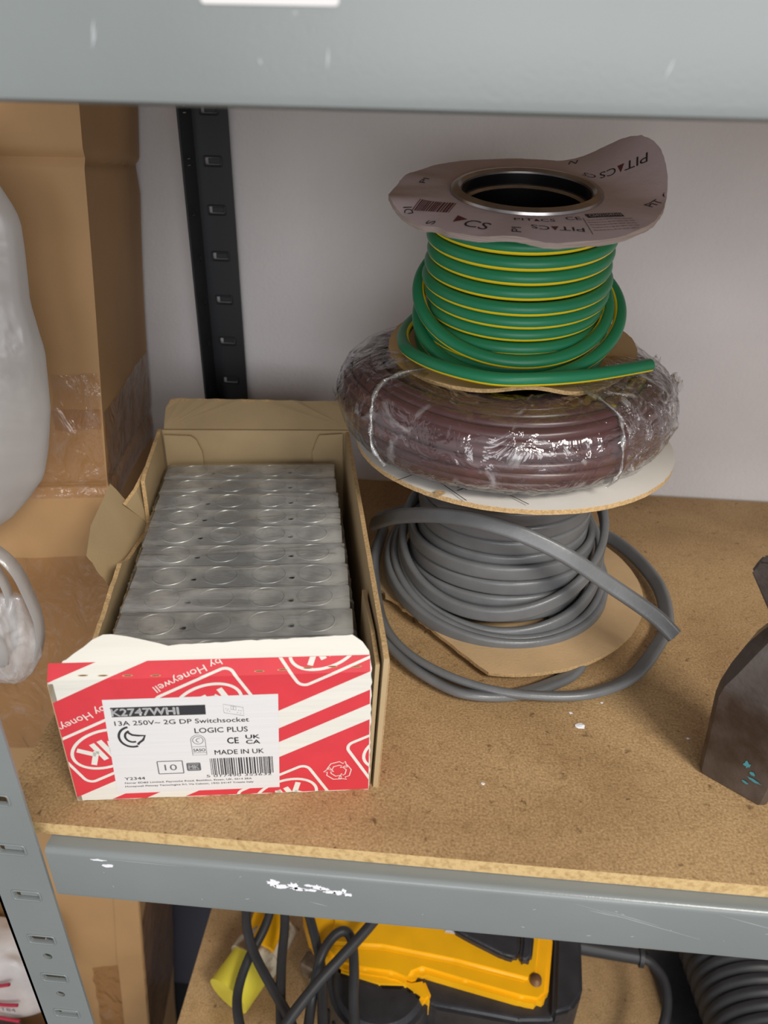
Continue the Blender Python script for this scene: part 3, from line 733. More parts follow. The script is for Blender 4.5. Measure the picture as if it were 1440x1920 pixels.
# ------------------------------------------------------------ ten galvanised back boxes standing on edge
BW, BH, PITCH = .1327, .0690, .0246
BD = PITCH-.0013
names = ['nearest the printed front', 'second from the printed front', 'third from the printed front', 'fourth from the printed front', 'fifth from the printed front',
         'fifth from the carton back', 'fourth from the carton back', 'third from the carton back', 'second from the carton back', 'furthest back in the carton']
KO = [.0215, .0530, .0832, .1120]
def back_box():
    root = empty('metal_back_box')
    holes = [ell(.0370, .0088, .0019, .0019, 14), ell(.0975, .0088, .0019, .0019, 14)]
    rr = rrect(BW/2, BD/2, BW, BD, .0012, 3)
    plate('rim_strip', rr, holes, -.0010, lambda x, y, t: Vector((x, y, BH+t)), mat_zinc, root)
    bm = bmesh.new(); add_box(bm, .0002, BW-.0002, .0002, BD-.0002, .0, BH-.0040, .0010, 1); bmobj('box_shell', bm, mat_zinc, root, True, 35)
    # side and end skirts up to the strip
    bm = bmesh.new()
    for (x0, x1, y0, y1) in ((.0002, .0012, .0006, BD-.0006), (BW-.0012, BW-.0002, .0006, BD-.0006), (.0006, BW-.0006, .0002, .0012), (.0006, BW-.0006, BD-.0012, BD-.0002)):
        add_box(bm, x0, x1, y0, y1, BH-.006, BH-.0008)
    bmobj('skirt', bm, mat_zinc, root)
    for x in KO:
        g = Geo(); V, F = sweep_geo([Vector((px, py, BH+.0001)) for px, py in ell(x, BD/2+.0008, .0106, .0098, 40)], ell(0, 0, .00042, .00042, 6), closed=True); g.add(V, F)
        V = [Vector((px, py, BH+.00025)) for px, py in ell(x, BD/2+.0008, .0099, .0091, 40)]; g.add(V, [tuple(range(40))])
        g.build('knockout', mat_zinc, root, True, 30)
    return root
def copy_tree(o, parent=None):
    c = o.copy(); sc.collection.objects.link(c); c.parent = parent
    for ch in list(o.children): copy_tree(ch, c)
    return c
proto = back_box(); random.seed(9)
N2 = Vector((-E1.y, E1.x, 0))
for k_ in range(10):
    o = proto if k_ == 0 else copy_tree(proto)
    s = .0218+PITCH*k_
    xl = .0205-.045*(s+.012)+random.uniform(-.0004, .0004)
    o.location = AX+E1*xl+N2*s+Vector((0, 0, .0032+random.uniform(-.0004, .0003)))
    o.rotation_euler = (0, 0, YAW)
    tag(o, 'galvanised metal knockout box standing on edge, '+names[k_], 'metal box', 'metal back boxes in the carton')
# shrink film over the row
film = empty('shrink_wrap', AX+Vector((0, 0, .0032)), (0, 0, YAW))
nu, nv_ = 60, 120; V = []; F = []
for j in range(nv_+1):
    s = .0210+(.2475)*j/nv_
    xl = .0192-.045*s
    for i in range(nu+1):
        q = i/nu; w = BW+.0026
        # wrap down both ends
        if q < .12: x = xl-.0010*(1-q/.12)-.0004; z = BH-.030*(1-q/.12)
        elif q > .88: x = xl+w+.0010*((q-.88)/.12); z = BH-.030*((q-.88)/.12)
        else: x = xl+w*(q-.12)/.76; z = BH+.0012
        ph = ((s-.0218) % PITCH)/PITCH
        z += .0006*abs(mnoise.noise(Vector((x*60, s*150, 0))))-.0009*(math.exp(-((ph-.0)*12)**2)+math.exp(-((ph-1.0)*12)**2))+(.0012*abs(mnoise.noise(Vector((x*500, s*500, 5)))) if (q < .2 or q > .8) else 0)
        if q < .12 or q > .88: x += .0012*mnoise.noise(Vector((1, s*400, z*60)))*(-1 if q < .5 else 1)
        V.append(Vector((x, s, z)))
for j in range(nv_):
    for i in range(nu):
        a = j*(nu+1)+i; F.append((a, a+1, a+nu+2, a+nu+1))
mesh('film_sheet', V, F, film_pack, film, True)
tag(film, 'clear crinkled shrink film stretched over the row of metal boxes', 'plastic wrap')

# ------------------------------------------------------------ reel of grey flat cable
GX, GY = .055, .490
gs = empty('cable_reel', (GX, GY, 0)); tag(gs, 'cardboard reel of grey flat cable standing on the shelf, bottom of the stack', 'cable reel')
def disc(name, rfun, zfun, t, r_in, mats, parent, n=144, nr=10, z0=0):
    V = []; F = []
    for side in (0, 1):
        for j in range(nr+1):
            for i in range(n):
                a = 2*pi*i/n; r = r_in+(rfun(a)-r_in)*j/nr
                V.append(Vector((r*cos(a), r*sin(a), z0+zfun(a, r)+(t if side else 0))))
    fm = []; S = (nr+1)*n
    for side in (0, 1):
        for j in range(nr):
            for i in range(n):
                q = (side*S+j*n+i, side*S+(j+1)*n+i, side*S+(j+1)*n+(i+1) % n, side*S+j*n+(i+1) % n)
                F.append(q if side else q[::-1]); fm.append(0 if side else 1)
    for i in range(n):
        F.append((nr*n+i, nr*n+(i+1) % n, S+nr*n+(i+1) % n, S+nr*n+i)); fm.append(2)
        F.append((i, S+i, S+(i+1) % n, (i+1) % n)); fm.append(2)
    o = mesh(name, V, F, mats, parent, True, 35, fm); return o
def r_bot(a):
    r = .1115+.0012*sin(3*a+1)+.0006*mnoise.noise(Vector((cos(a)*9, sin(a)*9, 1)))
    # torn away along a chord at the front left: points with n.p > d are missing
    nx, ny, d = -.735, -.678, .0835
    c = nx*cos(a)+ny*sin(a)
    if c > .05:
        rr = (d+.0022*mnoise.noise(Vector((a*14, 2, 0)))+.001*mnoise.noise(Vector((a*50, 5, 0))))/c
        r = min(r, rr)
    return r
disc('bottom_flange', r_bot, lambda a, r: .0006+.0012*bump1(a, 4.0, .3)*(r/.1), .0028, .012, [mat_flangebrown, mat_flangebrown, mat_cardedge], gs, z0=.0046)
lathe('core_tube', [(.052, .003), (.056, .003), (.056, .128), (.052, .128)], mat_flangebrown, gs)
disc('top_flange', lambda a: .1095+.0005*mnoise.noise(Vector((cos(a)*20, sin(a)*20, 0))), lambda a, r: -.0022*(r/.11)**3*(.6+.6*cos(a-pi/2)*-1)*.5, .0032, .02,
     [mat_wflange, mat_flangebrown, mat_cardedge], gs, n=180, z0=.1275)
def top_print(polys, mat, name):
    g = Geo()
    for P in polys:
        n = len(P); g.add([Vector((x-GX, y-GY, .1313+.0001)) for x, y in P], [tuple(range(n))])
    g.build(name, mat, gs, False)
def seg(x0, y0, x1, y1, w):
    dx, dy = x1-x0, y1-y0; l = math.hypot(dx, dy); nx, ny = -dy/l*w/2, dx/l*w/2
    return [(x0+nx, y0+ny), (x1+nx, y1+ny), (x1-nx, y1-ny), (x0-nx, y0-ny)]
top_print([seg(.003, .409, .0215, .3835, .0007), seg(.042, .399, .0575, .3835, .0007), seg(-.02, .405, .015, .440, .0007)], mat_ink, 'printed_line')
V, F = text_fit('T', .0145, .3975, .005, .006, -.9); g = Geo(); g.add([Vector((x-GX, y-GY, .1314)) for x, y in V], F); g.build('printed_letter', mat_ink, gs, False)
top_print([rough_blob(.006, .3915, .0038, .0030, 33, 14)], mat_cardedge, 'torn_spot')
# flat cable windings
FP = rrect(0, 0, .0056, .0112, .0026, 5)
g = Geo()
path = []; turns = 10.2; nper = 72
for i in range(int(turns*nper)):
    a = 2*pi*i/nper; t = i/(turns*nper); z = .0095+t*.113
    r = .0600+.0006*sin(a*.37+t*9)
    path.append(Vector((r*cos(a), r*sin(a), z+.0016*sin(a+1)*(1-t))))
V, F = sweep_geo(path, FP); g.add(V, F)
path = []
for i in range(int(4.6*nper)):   # outer layer, lower half
    a = 2*pi*i/nper-1; t = i/(4.6*nper); z = .0105+t*.052
    r = .0668+.0010*sin(a*.6+2)-.004*max(0, t-.9)*10*.3
    path.append(Vector((r*cos(a), r*sin(a), z-.0030*sin(a)*(t*.7))))
V, F = sweep_geo(path, FP); g.add(V, F)
# loose sagging coils
def loose(r0, r1, zc, amp, ph, a0, a1, ecc=0, cx=0, cy=0, n=110):
    P = []
    for i in range(n+1):
        t = i/n; a = a0+(a1-a0)*t; r = r0+(r1-r0)*t
        P.append(Vector((cx+(r+ecc)*cos(a), cy+r*sin(a), zc+amp*sin(a+ph))))
    return P
for args in [(.0745, .0760, .0370, .0260, .10, -pi*1.35, pi*.62), (.0800, .0790, .0250, .0170, -.25, -pi*1.25, pi*.55), (.0740, .0750, .0560, .0300, .35, -pi*1.2, pi*.40),
             (.0850, .0820, .0200, .0125, -.35, -pi*1.15, pi*.2)]:
    V, F = sweep_geo(loose(*args), FP); g.add(V, F)
g.build('wound_cable', mat_grey_cable, gs, True, 60)
def G_(pts): return [Vector((x-GX, y-GY, z)) for x, y, z in pts]
# long free end: around the flange on the shelf, up behind, over the drum and down to the right
FL = rrect(0, 0, .0056, .0108, .0026, 5)
p1_ = catmull(G_([(.110, .600, .008), (.159, .560, .008), (.180, .500, .009), (.177, .448, .0085), (.163, .418, .0075), (.139, .385, .0068), (.108, .366, .0066), (.073, .361, .0066),
                  (.043, .364, .0068), (.015, .374, .0078), (-.009, .392, .0085), (-.026, .417, .010), (-.035, .45, .012), (-.040, .49, .018), (-.036, .53, .024)]), 12)
V, F = sweep_geo(p1_, FL, twist=lambda t: .25+.95*sin(min(1, t*1.1)*pi)**2+.5*sin(t*9)*.5); g = Geo(); g.add(V, F)
p2_ = catmull(G_([(.120, .425, .0028), (.104, .392, .0028), (.085, .376, .0028), (.062, .364, .0034), (.038, .3580, .0060), (.020, .3620, .0060), (-.004, .379, .0068), (-.024, .405, .0068), (-.035, .43, .008), (-.040, .47, .010)]), 12)
V, F = sweep_geo(p2_, FL, twist=lambda t: 1.1+.2*sin(t*7)); g.add(V, F)
p3_ = catmull(G_([(-.020, .570, .020), (-.038, .545, .026), (-.0440, .515, .036), (-.0370, .485, .055), (-.0180, .450, .081), (.014, .419, .1005), (.049, .407, .1005), (.084, .401, .089), (.120, .399, .067), (.147, .394, .051), (.1605, .388, .0405)]), 12)
V, F = sweep_geo(p3_, rrect(0, 0, .0052, .0106, .0025, 5), twist=lambda t: .15+.5*t); g.add(V, F)
g.build('loose_cable_end', mat_grey_cable, gs, True, 60)

# ------------------------------------------------------------ wrapped coil of brown cable
pc = empty('wrapped_cable_coil', (.0450, .484, .1312)); tag(pc, 'coil of brown cable wrapped in shiny clear film, between the two reels', 'cable coil')
g = Geo(); random.seed(21)
ZM, HH, RO, RI = .0300, .0275, .1075, .045
RM = (RO+RI)/2; RW = (RO-RI)/2
def sup(th, e=.80):
    return math.copysign(abs(cos(th))**e, cos(th)), math.copysign(abs(sin(th))**e, sin(th))
NS = 24
def zc(z, a):
    b = math.exp(-(((a+pi/2+pi) % (2*pi)-pi)/.95)**2)
    return z*(1-.13*b)
for k_ in range(NS):
    th = 2*pi*k_/NS; cx_, cz_ = sup(th)
    r0 = (RM+RW*cx_*.93)*(1-.05*max(0, -cz_)); z0 = ZM+HH*cz_*.90
    ph = random.uniform(0, 6); am = random.uniform(.0004, .0016)
    P = [Vector(((r0+am*sin(2*a+ph))*cos(a), (r0+am*sin(2*a+ph))*sin(a), zc(max(.0045, z0+am*.9*sin(3*a+ph*2)), a))) for a in [2*pi*i/90 for i in range(90)]]
    V, F = sweep_geo(P, ell(0, 0, .0042, .0042, 12), closed=True); g.add(V, F)
g.build('wound_cable', mat_brown, pc, True)
V = []; F = []; na, nt_ = 240, 44
for i in range(na):
    a = 2*pi*i/na
    right = bump1(((a+.25+pi) % (2*pi))-pi, 0, .75); left = bump1(((a-pi*.93+pi) % (2*pi))-pi, 0, .35)
    for j in range(nt_):
        th = 2*pi*j/nt_; cx_, cz_ = sup(th, .82)
        w = .0010+.0022*right+.0012*left
        nn = mnoise.noise(Vector((cos(a)*22, sin(a)*22, cz_*2.5+cx_)))+.6*mnoise.noise(Vector((cos(a)*60, sin(a)*60, cz_*5)))
        rib = abs(mnoise.noise(Vector((a*26, cz_*1.2, 7))))
        e = .0012+w*abs(nn)+.0010*rib
        # stray tufts where the film is gathered at both sides
        tp = 1-.05*max(0, -cz_)
        V.append(Vector(((RM+(RW+.0028+e)*cx_)*tp*cos(a), (RM+(RW+.0028+e)*cx_)*tp*sin(a), zc(max(.0004, ZM+(HH+.0022+e)*cz_), a))))
for i in range(na):
    for j in range(nt_):
        F.append((i*nt_+j, ((i+1) % na)*nt_+j, ((i+1) % na)*nt_+(j+1) % nt_, i*nt_+(j+1) % nt_))
fmi = [1 if (-.95 < ((2*pi*(q//nt_)/na+pi) % (2*pi))-pi < .75) else 0 for q in range(len(F))]
mesh('plastic_film', V, F, [film_coil, film_crinkle], pc, True, fm=fmi)
def seam(a0, a1, seed):
    P = []
    for i in range(15):
        t = i/14; th = 1.9-2.6*t; cx_, cz_ = sup(th, .82); a = a0+(a1-a0)*t+.03*mnoise.noise(Vector((t*4, seed, 0)))
        P.append(Vector(((RM+(RW+.0042)*cx_)*cos(a), (RM+(RW+.0042)*cx_)*sin(a), zc(max(.001, ZM+(HH+.0035)*cz_), a))))
    V, F = sweep_geo(catmull(P, 4), [(-.0016, -.0004), (.0016, -.0004), (.0008, .0007), (-.0007, .0005)], twist=lambda t: 3*sin(t*9+seed)); return mesh('film_seam', V, F, mat_filmseam, pc, True)
seam(-2.55, -2.35, 1); seam(-.95, -.98, 2)
def tuft(a0, z0, seed, n=9, ln=.010):
    V = []; F = []
    for i in range(n):
        for j in range(5):
            t = j/4; a = a0+(i-n/2)*.022; r = RO+.003+ln*t*(1+.5*mnoise.noise(Vector((i, seed, 1))))*.8
            z = z0+.010*(mnoise.noise(Vector((i*.7, seed, t*2))))+t*.003
            V.append(Vector((r*cos(a+.05*t*mnoise.noise(Vector((i, seed, 4)))), r*sin(a), z)))
    for i in range(n-1):
        for j in range(4): F.append((i*5+j, (i+1)*5+j, (i+1)*5+j+1, i*5+j+1))
    mesh('film_tail', V, F, film_coil, pc, True)
tuft(.10, .040, 1); tuft(-.15, .020, 2, 8, .006); tuft(pi*.99, .022, 3, 8, .007); tuft(.35, .045, 4, 6, .005)
# small pale paper sheet showing through the film on top
mesh('paper_slip', [Vector((-.030, -.052, .0576)), Vector((-.006, -.062, .0570)), Vector((.0, -.055, .0578)), Vector((-.022, -.044, .0584))], [(0, 1, 2, 3)], mat_label, pc)

# ------------------------------------------------------------ green and yellow cable reel, tilted towards the viewer
TILT = radians(10.0)
top_c = Vector((.0452, .470, .2895)); axis = Vector((0, -sin(TILT), cos(TILT))); HG = .1010
base = top_c-axis*HG
gr = empty('cable_reel', base, (TILT, 0, 0)); tag(gr, 'reel of green and yellow striped earth cable tilted on top of the stack', 'cable reel')
def z_top(a, r):
    q = max(0, (r-.046)/.034)
    def bmp(c, w): return bump1(((radians(c)-a+pi) % (2*pi))-pi, 0, radians(w))
    z = .0215*q**1.6*bmp(33, 27) - .0055*q**1.5*bmp(215, 32) - .0030*q**1.5*bmp(300, 45) + .0045*q**2*bmp(196, 10) + .0030*q*bmp(258, 9)*.5
    z += .0016*q*mnoise.noise(Vector((cos(a)*4, sin(a)*4, 3)))
    return z
def r_top(a):
    def bmp(c, w): return bump1(((radians(c)-a+pi) % (2*pi))-pi, 0, radians(w))
    return .0765+.0060*bmp(20, 22)+.0040*bmp(195, 14)-.0060*bmp(66, 14)-.0030*bmp(110, 40)+.0006*mnoise.noise(Vector((cos(a)*25, sin(a)*25, 0)))-.0025*bmp(228, 5)
disc('top_flange', r_top, z_top, .0030, .040, [mat_flange, mat_flangebrown, mat_flangeedge], gr, n=200, nr=14, z0=HG-.0030)
def z_botg(a, r):
    return .0105*math.exp(-(((a+pi/2+pi) % (2*pi)-pi)/.9)**2)*(r/.078)**1.5 + .0010*sin(2*a+1)*(r/.08)**2 + .0050*bump1(((radians(277)-a+pi) % (2*pi))-pi, 0, radians(15))*max(0, (r-.055)/.02)
disc('bottom_flange', lambda a: .0785-.0035*math.exp(-(((a+pi/2+pi) % (2*pi)-pi)/.8)**2)+.0080*bump1(((radians(15)-a+pi) % (2*pi))-pi, 0, .5)+.0006*mnoise.noise(Vector((cos(a)*20, sin(a)*20, 4))), z_botg, .0026, .03, [mat_flangebrown, mat_flange, mat_cardedge], gr, n=160, z0=0)
lathe('core_tube', [(.0372, .001), (.0395, .001), (.0395, HG+.0005), (.0372, HG+.0005)], mat_core, gr, 72)
lathe('hole_rim', [(.0372, HG-.006), (.0378, HG+.0015), (.0395, HG+.0032), (.0418, HG+.0030), (.0436, HG+.0018), (.0440, HG+.0004), (.0400, HG+.0004)], mat_rim, gr, 96)
lathe('inner_ring', [(.0348, HG-.0075), (.0360, HG-.0060), (.0372, HG-.0058), (.0372, HG-.0090)], mat_rim, gr, 96)
lathe('core_cap', [(.0, .054), (.0371, .054), (.0371, .056), (.0, .056)], mat_core, gr, 48)
CR = .00395
NC = 20
def stripe_profile(): return ell(0, 0, CR, CR, NC)
def yellow_faces(F, n, a0=262, a1=345):
    mi = []
    for q, f in enumerate(F):
        if len(f) > 4: mi.append(2); continue
        ang = (360*((q % n)+.5)/n) % 360
        mi.append(1 if (a0 <= ang <= a1 or 118 <= ang <= 168) else 0)
    return mi
g = Geo()
def addcable(P, a0=262, a1=345, twist=None):
    V, F = sweep_geo(P, stripe_profile(), twist=twist); g.add(V, F, yellow_faces(F, NC, a0, a1))
path = []; nper = 80; turns = 8.6
for i in range(int(turns*nper)):
    a = 2*pi*i/nper; t = i/(turns*nper)
    r = .0520+.0008*sin(a*.31+1)+.0018*bump1(t, .45, .18)
    path.append(Vector((r*cos(a), r*sin(a), .0210+t*.0730+.0012*sin(a*1.0+4)*(1-t))))
addcable(path)
path = []
for i in range(int(3.0*nper)):
    a = 2*pi*i/nper+2; t = i/(3*nper); path.append(Vector(((.0545+.0010*sin(a))*cos(a), .0545*sin(a), .0075+t*.020+.0010*sin(a))))
addcable(path)
for args in [(.0590, .0600, .0400, .0170, -.10, -pi*1.35, pi*.60, 0, -.001), (.0640, .0620, .0300, .0170, .30, -pi*1.30, pi*.55, 0, .004), (.0590, .0570, .0170, .0085, -.30, -pi*1.30, pi*.62, 0, .002), (.0575, .0570, .0120, .0050, .5, -pi*1.2, pi*.3)]:
    addcable(loose(*args))
g.build('wound_cable', [mat_green, mat_yellow, mat_copper], gr, True, 60)
# free end sweeping round the front (world points moved into the tilted frame)
inv = (Matrix.Translation(base) @ Matrix.Rotation(TILT, 4, 'X')).inverted()
W = [(.048, .548, .2130), (.012, .545, .2100), (-.012, .520, .2050), (-.0225, .492, .2010), (-.0225, .466, .1990), (-.0150, .444, .1985), (.004, .4220, .1980), (.032, .4080, .1975), (.060, .4110, .1977), (.0850, .4210, .1975), (.106, .4330, .1975), (.1285, .4490, .1970)]
path = [inv @ q for q in catmull(W, 14)]
g = Geo(); V, F = sweep_geo(path, stripe_profile()); g.add(V, F, yellow_faces(F, NC)); g.build('loose_cable_end', [mat_green, mat_yellow, mat_copper], gr, True, 60)
# print on the top flange; text laid on the wavy surface
def on_flange(x, y, off=.0001):
    a = math.atan2(y, x); r = math.hypot(x, y); return Vector((x, y, HG-.0030+z_top(a % (2*pi), r)+.0030+off))
def flange_print(items, name, mat, off=.00025):
    g = Geo()
    for V2, F in items:
        bm = bmesh.new(); vs = [bm.verts.new((x, y, 0)) for x, y in V2]
        for f in F:
            try: bm.faces.new([vs[i] for i in f])
            except ValueError: pass
        bmesh.ops.triangulate(bm, faces=bm.faces[:])
        bmesh.ops.subdivide_edges(bm, edges=[e for e in bm.edges if e.calc_length() > .003], cuts=2, use_grid_fill=False)
        bm.verts.ensure_lookup_table(); bm.verts.index_update()
        keep = lambda v: math.hypot(v.co.x, v.co.y) < r_top(math.atan2(v.co.y, v.co.x))-.001
        fs = [[v.index for v in f.verts] for f in bm.faces if all(keep(v) for v in f.verts)]
        g.add([on_flange(v.co.x, v.co.y, off) for v in bm.verts], [tuple(f) for f in fs]); bm.free()
    return g.build(name, mat, gr, False)
def fl_text(s, ang, r, w, h, rot=None):
    a = radians(ang); rt = radians(rot) if rot is not None else a+pi/2
    return text_fit(s, r*cos(a), r*sin(a), w, h, rt, True)
WORD = (('PIT', -.66), ('CS', .72))
def brand(ang, r, w, h, rot):
    out = []
    a = radians(ang); rt = radians(rot); cx_, cy_ = r*cos(a), r*sin(a)
    for st, dx, ww in (('PIT', -.25*w, .46*w), ('CS', .33*w, .34*w)):
        out.append(text_fit(st, cx_+dx*cos(rt), cy_+dx*sin(rt), ww, h, rt, True))
    out_t.append((xf([(-.07*w+.03*w, -h*.5), (.07*w+.03*w, -h*.5), (.03*w, h*.5)], cx_+.03*w*cos(rt), cy_+.03*w*sin(rt), rt), [(0, 1, 2)]))
    return out
out_t = []
items = brand(271, .0500, .022, .0036, 3)+brand(282, .0610, .028, .0048, 180)+brand(26, .0650, .026, .0062, 176)+brand(352, .0745, .026, .0055, 48)
items += [fl_text('CS', 243, .0640, .014, .0085, -28), fl_text('PI', 262, .0675, .007, .0050, 88), fl_text('N', 60, .0650, .005, .005, 160), fl_text('DI', 206, .0740, .007, .005, 100), fl_text('S', 222, .0720, .004, .005, 60), fl_text('PI', 165, .0620, .008, .004, 70), fl_text('CS', 40, .0520, .010, .003, 130)]
flange_print(items, 'printed_text', mat_ink)
flange_print(out_t, 'maroon_mark', mat_inkred)
def tri_mark(ang, r, s, rot=0):
    a = radians(ang); return xf([(-s, -s*.8), (s, -s*.8), (0, s)], r*cos(a), r*sin(a), radians(rot)), [(0, 1, 2)]
flange_print([tri_mark(231, .0610, .0040, 10)], 'maroon_mark', mat_inkred)
bars = []; random.seed(8); x = 0
while x < .021:
    w = random.choice([.0005, .0008, .0012]); P = xf([(x, 0), (x+w, 0), (x+w, .013), (x, .013)], -.0645, -.0320, radians(-18)); bars.append((P, [(0, 1, 2, 3)])); x += w+random.choice([.0004, .0007])
flange_print(bars, 'barcode', mat_inkred)
flange_print([(xf([(0, 0), (.021, 0), (.021, .0052), (0, .0052)], .0300, -.0430, radians(17)), [(0, 1, 2, 3)])], 'ink_bar', mat_ink)
V, F = text_fit('C04321047H3', .0312, -.0415, .0185, .0030, radians(17)); flange_print([(V, F)], 'printed_number', mat_flange, .0004)
lines = []
for k_ in range(5):
    V, F = text_fit('Manufactured to BS EN 50525 450 750V', .0285+.0007*k_, -.0470-.0030*k_, .027, .0011, radians(17)); lines.append((V, F))
lines.append(text_fit('CE', .0180, -.0480, .0085, .0042, radians(10)))
lines.append(stroke([(.0270, -.0435), (.0300, -.0640)], .0003)); lines.append(stroke([(.0300, -.0640), (.0600, -.0560)], .0003))
flange_print(lines, 'small_print', mat_ink)
V = [on_flange(x, y) for x, y in ((-.02, -.07),)]

# ------------------------------------------------------------ dark forged steel head at the right edge
fh = empty('steel_tool_head', (.1886, .317, 0), (0, 0, radians(-38.7))); tag(fh, 'dark rusty forged steel tool head with teal paint flecks at the right edge', 'tool')
def ring_c(hx, hy, z, cx=0, cy=0, ch=.2):
    c = min(hx, hy)*ch
    return [Vector((cx+x, cy+y, z)) for x, y in [(hx-c, -hy), (hx, -hy+c), (hx, hy-c), (hx-c, hy), (-hx+c, hy), (-hx, hy-c), (-hx, -hy+c), (-hx+c, -hy)]]
levels = [ring_c(.0180, .0170, .0, 0, 0, .15), ring_c(.0190, .0180, .003, 0, 0, .15), ring_c(.0205, .0185, .030, 0, 0, .15), ring_c(.0228, .0190, .058, .0005, 0, .15), ring_c(.0230, .0186, .0655, .001, 0, .2),
          ring_c(.0215, .0172, .076, .0012, .0005, .35), ring_c(.0185, .0150, .088, .0015, .0015, .45), ring_c(.0140, .0115, .099, .002, .002, .5), ring_c(.0095, .0070, .107, .003, .003, .5)]
V = [v for l in levels for v in l]; F = []
for j in range(len(levels)-1):
    for i in range(8): F.append((j*8+i, j*8+(i+1) % 8, (j+1)*8+(i+1) % 8, (j+1)*8+i))
F += [tuple(range(8))[::-1], tuple((len(levels)-1)*8+i for i in range(8))]
bm = bmesh.new(); me = bpy.data.meshes.new('t'); me.from_pydata(V, [], F); bm.from_mesh(me); bpy.data.meshes.remove(me)
bmobj('forged_body', bm, mat_iron, fh, True, 28)
prism('blade', [(-.008, .098), (-.0290, .1265), (-.0270, .1340), (-.018, .1372), (.020, .1380), (.032, .134), (.034, .124), (.014, .098)], lambda x, z: Vector((x+.002, -.001, z)), (0, .009, 0), mat_iron, fh, .0012, 2)
for k_, (x, z, rx, rz) in enumerate([(.004, .024, .0020, .0024), (.008, .020, .0018, .0012), (.010, .016, .0044, .0012), (.006, .012, .0022, .0009)]):
    P = rough_blob(x, z, rx, rz, 40+k_, 14); n = len(P)
    mesh('paint_fleck', [Vector((a, -.01870, b)) for a, b in P], [tuple(range(n))], mat_teal, fh)

# ------------------------------------------------------------ lower shelf: yellow power tool, cords, hose
LZ = -.483
pt = empty('power_tool', (.03, .42, LZ)); tag(pt, 'yellow and black power tool lying on the lower shelf under the beam', 'power tool')
def PL(x, y, z): return Vector((x-.03, y-.42, z-LZ))
ztop = -.385
# black lower housing, a margin wider at front and right
prism('lower_housing', [(.012, .392), (.030, .380), (.110, .3735), (.140, .3765), (.158, .386), (.168, .41), (.172, .45), (.172, .53), (.00, .53), (-.01, .43)], lambda x, y: PL(x, y, -.398), (0, 0, -.080), mat_toolblack, pt, .005, 3)
prism('end_cap', [(.139, .378), (.158, .384), (.170, .40), (.176, .45), (.176, .53), (.145, .53), (.150, .45)], lambda x, y: PL(x, y, -.388), (0, 0, -.06), mat_toolblack, pt, .004, 3)
prism('yellow_shell', [(-.105, .455), (-.092, .427), (-.060, .4015), (-.035, .3985), (-.010, .3975), (.008, .3925), (.012, .4000), (.020, .4040), (.060, .3965), (.112, .3870), (.128, .3860), (.137, .3940), (.148, .450), (.150, .53), (-.10, .53)],
      lambda x, y: PL(x, y, ztop), (0, 0, -.030), mat_toolyellow, pt, .006, 4)
prism('raised_rib', [(-.07, .4180), (-.02, .4200), (.05, .4130), (.118, .4020), (.129, .410), (.137, .450), (.140, .52), (-.08, .52)], lambda x, y: PL(x, y, ztop+.004), (0, 0, -.012), mat_toolyellow, pt, .0035, 3)
prism('nose_bracket', [(-.060, .408), (-.010, .402), (.010, .398), (.022, .4010), (.030, .385), (.024, .379), (.012, .3860), (.004, .3905), (-.020, .3890), (-.060, .3970)], lambda x, y: PL(x, y, ztop-.006), (0, 0, -.030), mat_toolyellow, pt, .003, 2)
prism('top_grip', [(.048, .4400), (.062, .4330), (.095, .4190), (.107, .4170), (.112, .424), (.116, .50), (.03, .50)], lambda x, y: PL(x, y, ztop+.012), (0, 0, -.014), mat_toolblack, pt, .003, 3)
prism('top_grip', [(.1105, .4170), (.1165, .4150), (.1230, .419), (.127, .440), (.130, .50), (.1185, .50), (.1135, .43)], lambda x, y: PL(x, y, ztop+.013), (0, 0, -.014), mat_toolblack, pt, .003, 3)
mesh('paper_scrap', [PL(.040, .4400, ztop+.0052), PL(.056, .4385, ztop+.0052), PL(.061, .4450, ztop+.0052), PL(.045, .449, ztop+.0052)], [(0, 1, 2, 3)], mat_label, pt)
g = Geo(); V, F = cyl_geo(PL(.126, .4040, ztop+.001), PL(.126, .4040, ztop+.0052), .0056, .0052, 20); g.add(V, F); o = g.build('screw_recess', M('screw_brown', lin((120, 84, 50)), .5, .3), pt)
# black motor drum with slots, front left
g = Geo(); V, F = cyl_geo(PL(-.020, .400, -.475), PL(-.020, .400, -.400), .052, .050, 48); g.add(V, F)
V, F = cyl_geo(PL(-.020, .400, -.4005), PL(-.020, .400, -.394), .046, .042, 48); g.add(V, F)
g.build('motor_housing', mat_toolblack, pt, True, 40)
g = Geo()
for k_ in range(9):
    a = radians(205+k_*13); c = PL(-.020+.0505*cos(a), .400+.0505*sin(a), -.455)
    V, F = cyl_geo(c, c+Vector((0, 0, .035)), .0022, .0022, 8); g.add(V, F)
g.build('cooling_slot', mat_hole, pt)
g = Geo()
for (x, y, r, h) in [(.030, .372, .012, .03), (.045, .368, .009, .025), (.060, .370, .011, .02), (.018, .378, .008, .03), (-.050, .425, .012, .05)]:
    V, F = cyl_geo(PL(x, y, -.478), PL(x, y, -.478+h), r, r*.9, 16); g.add(V, F)
add = bmesh.new(); add_box(add, -.02, .075, -.055, -.028, .008, .030, .004, 2); me = bpy.data.meshes.new('t'); add.to_mesh(me)
g.add([v.co.copy() for v in me.vertices], [tuple(p_.vertices) for p_ in me.polygons]); add.free()
g.build('gear_block', mat_grease, pt, True, 40)
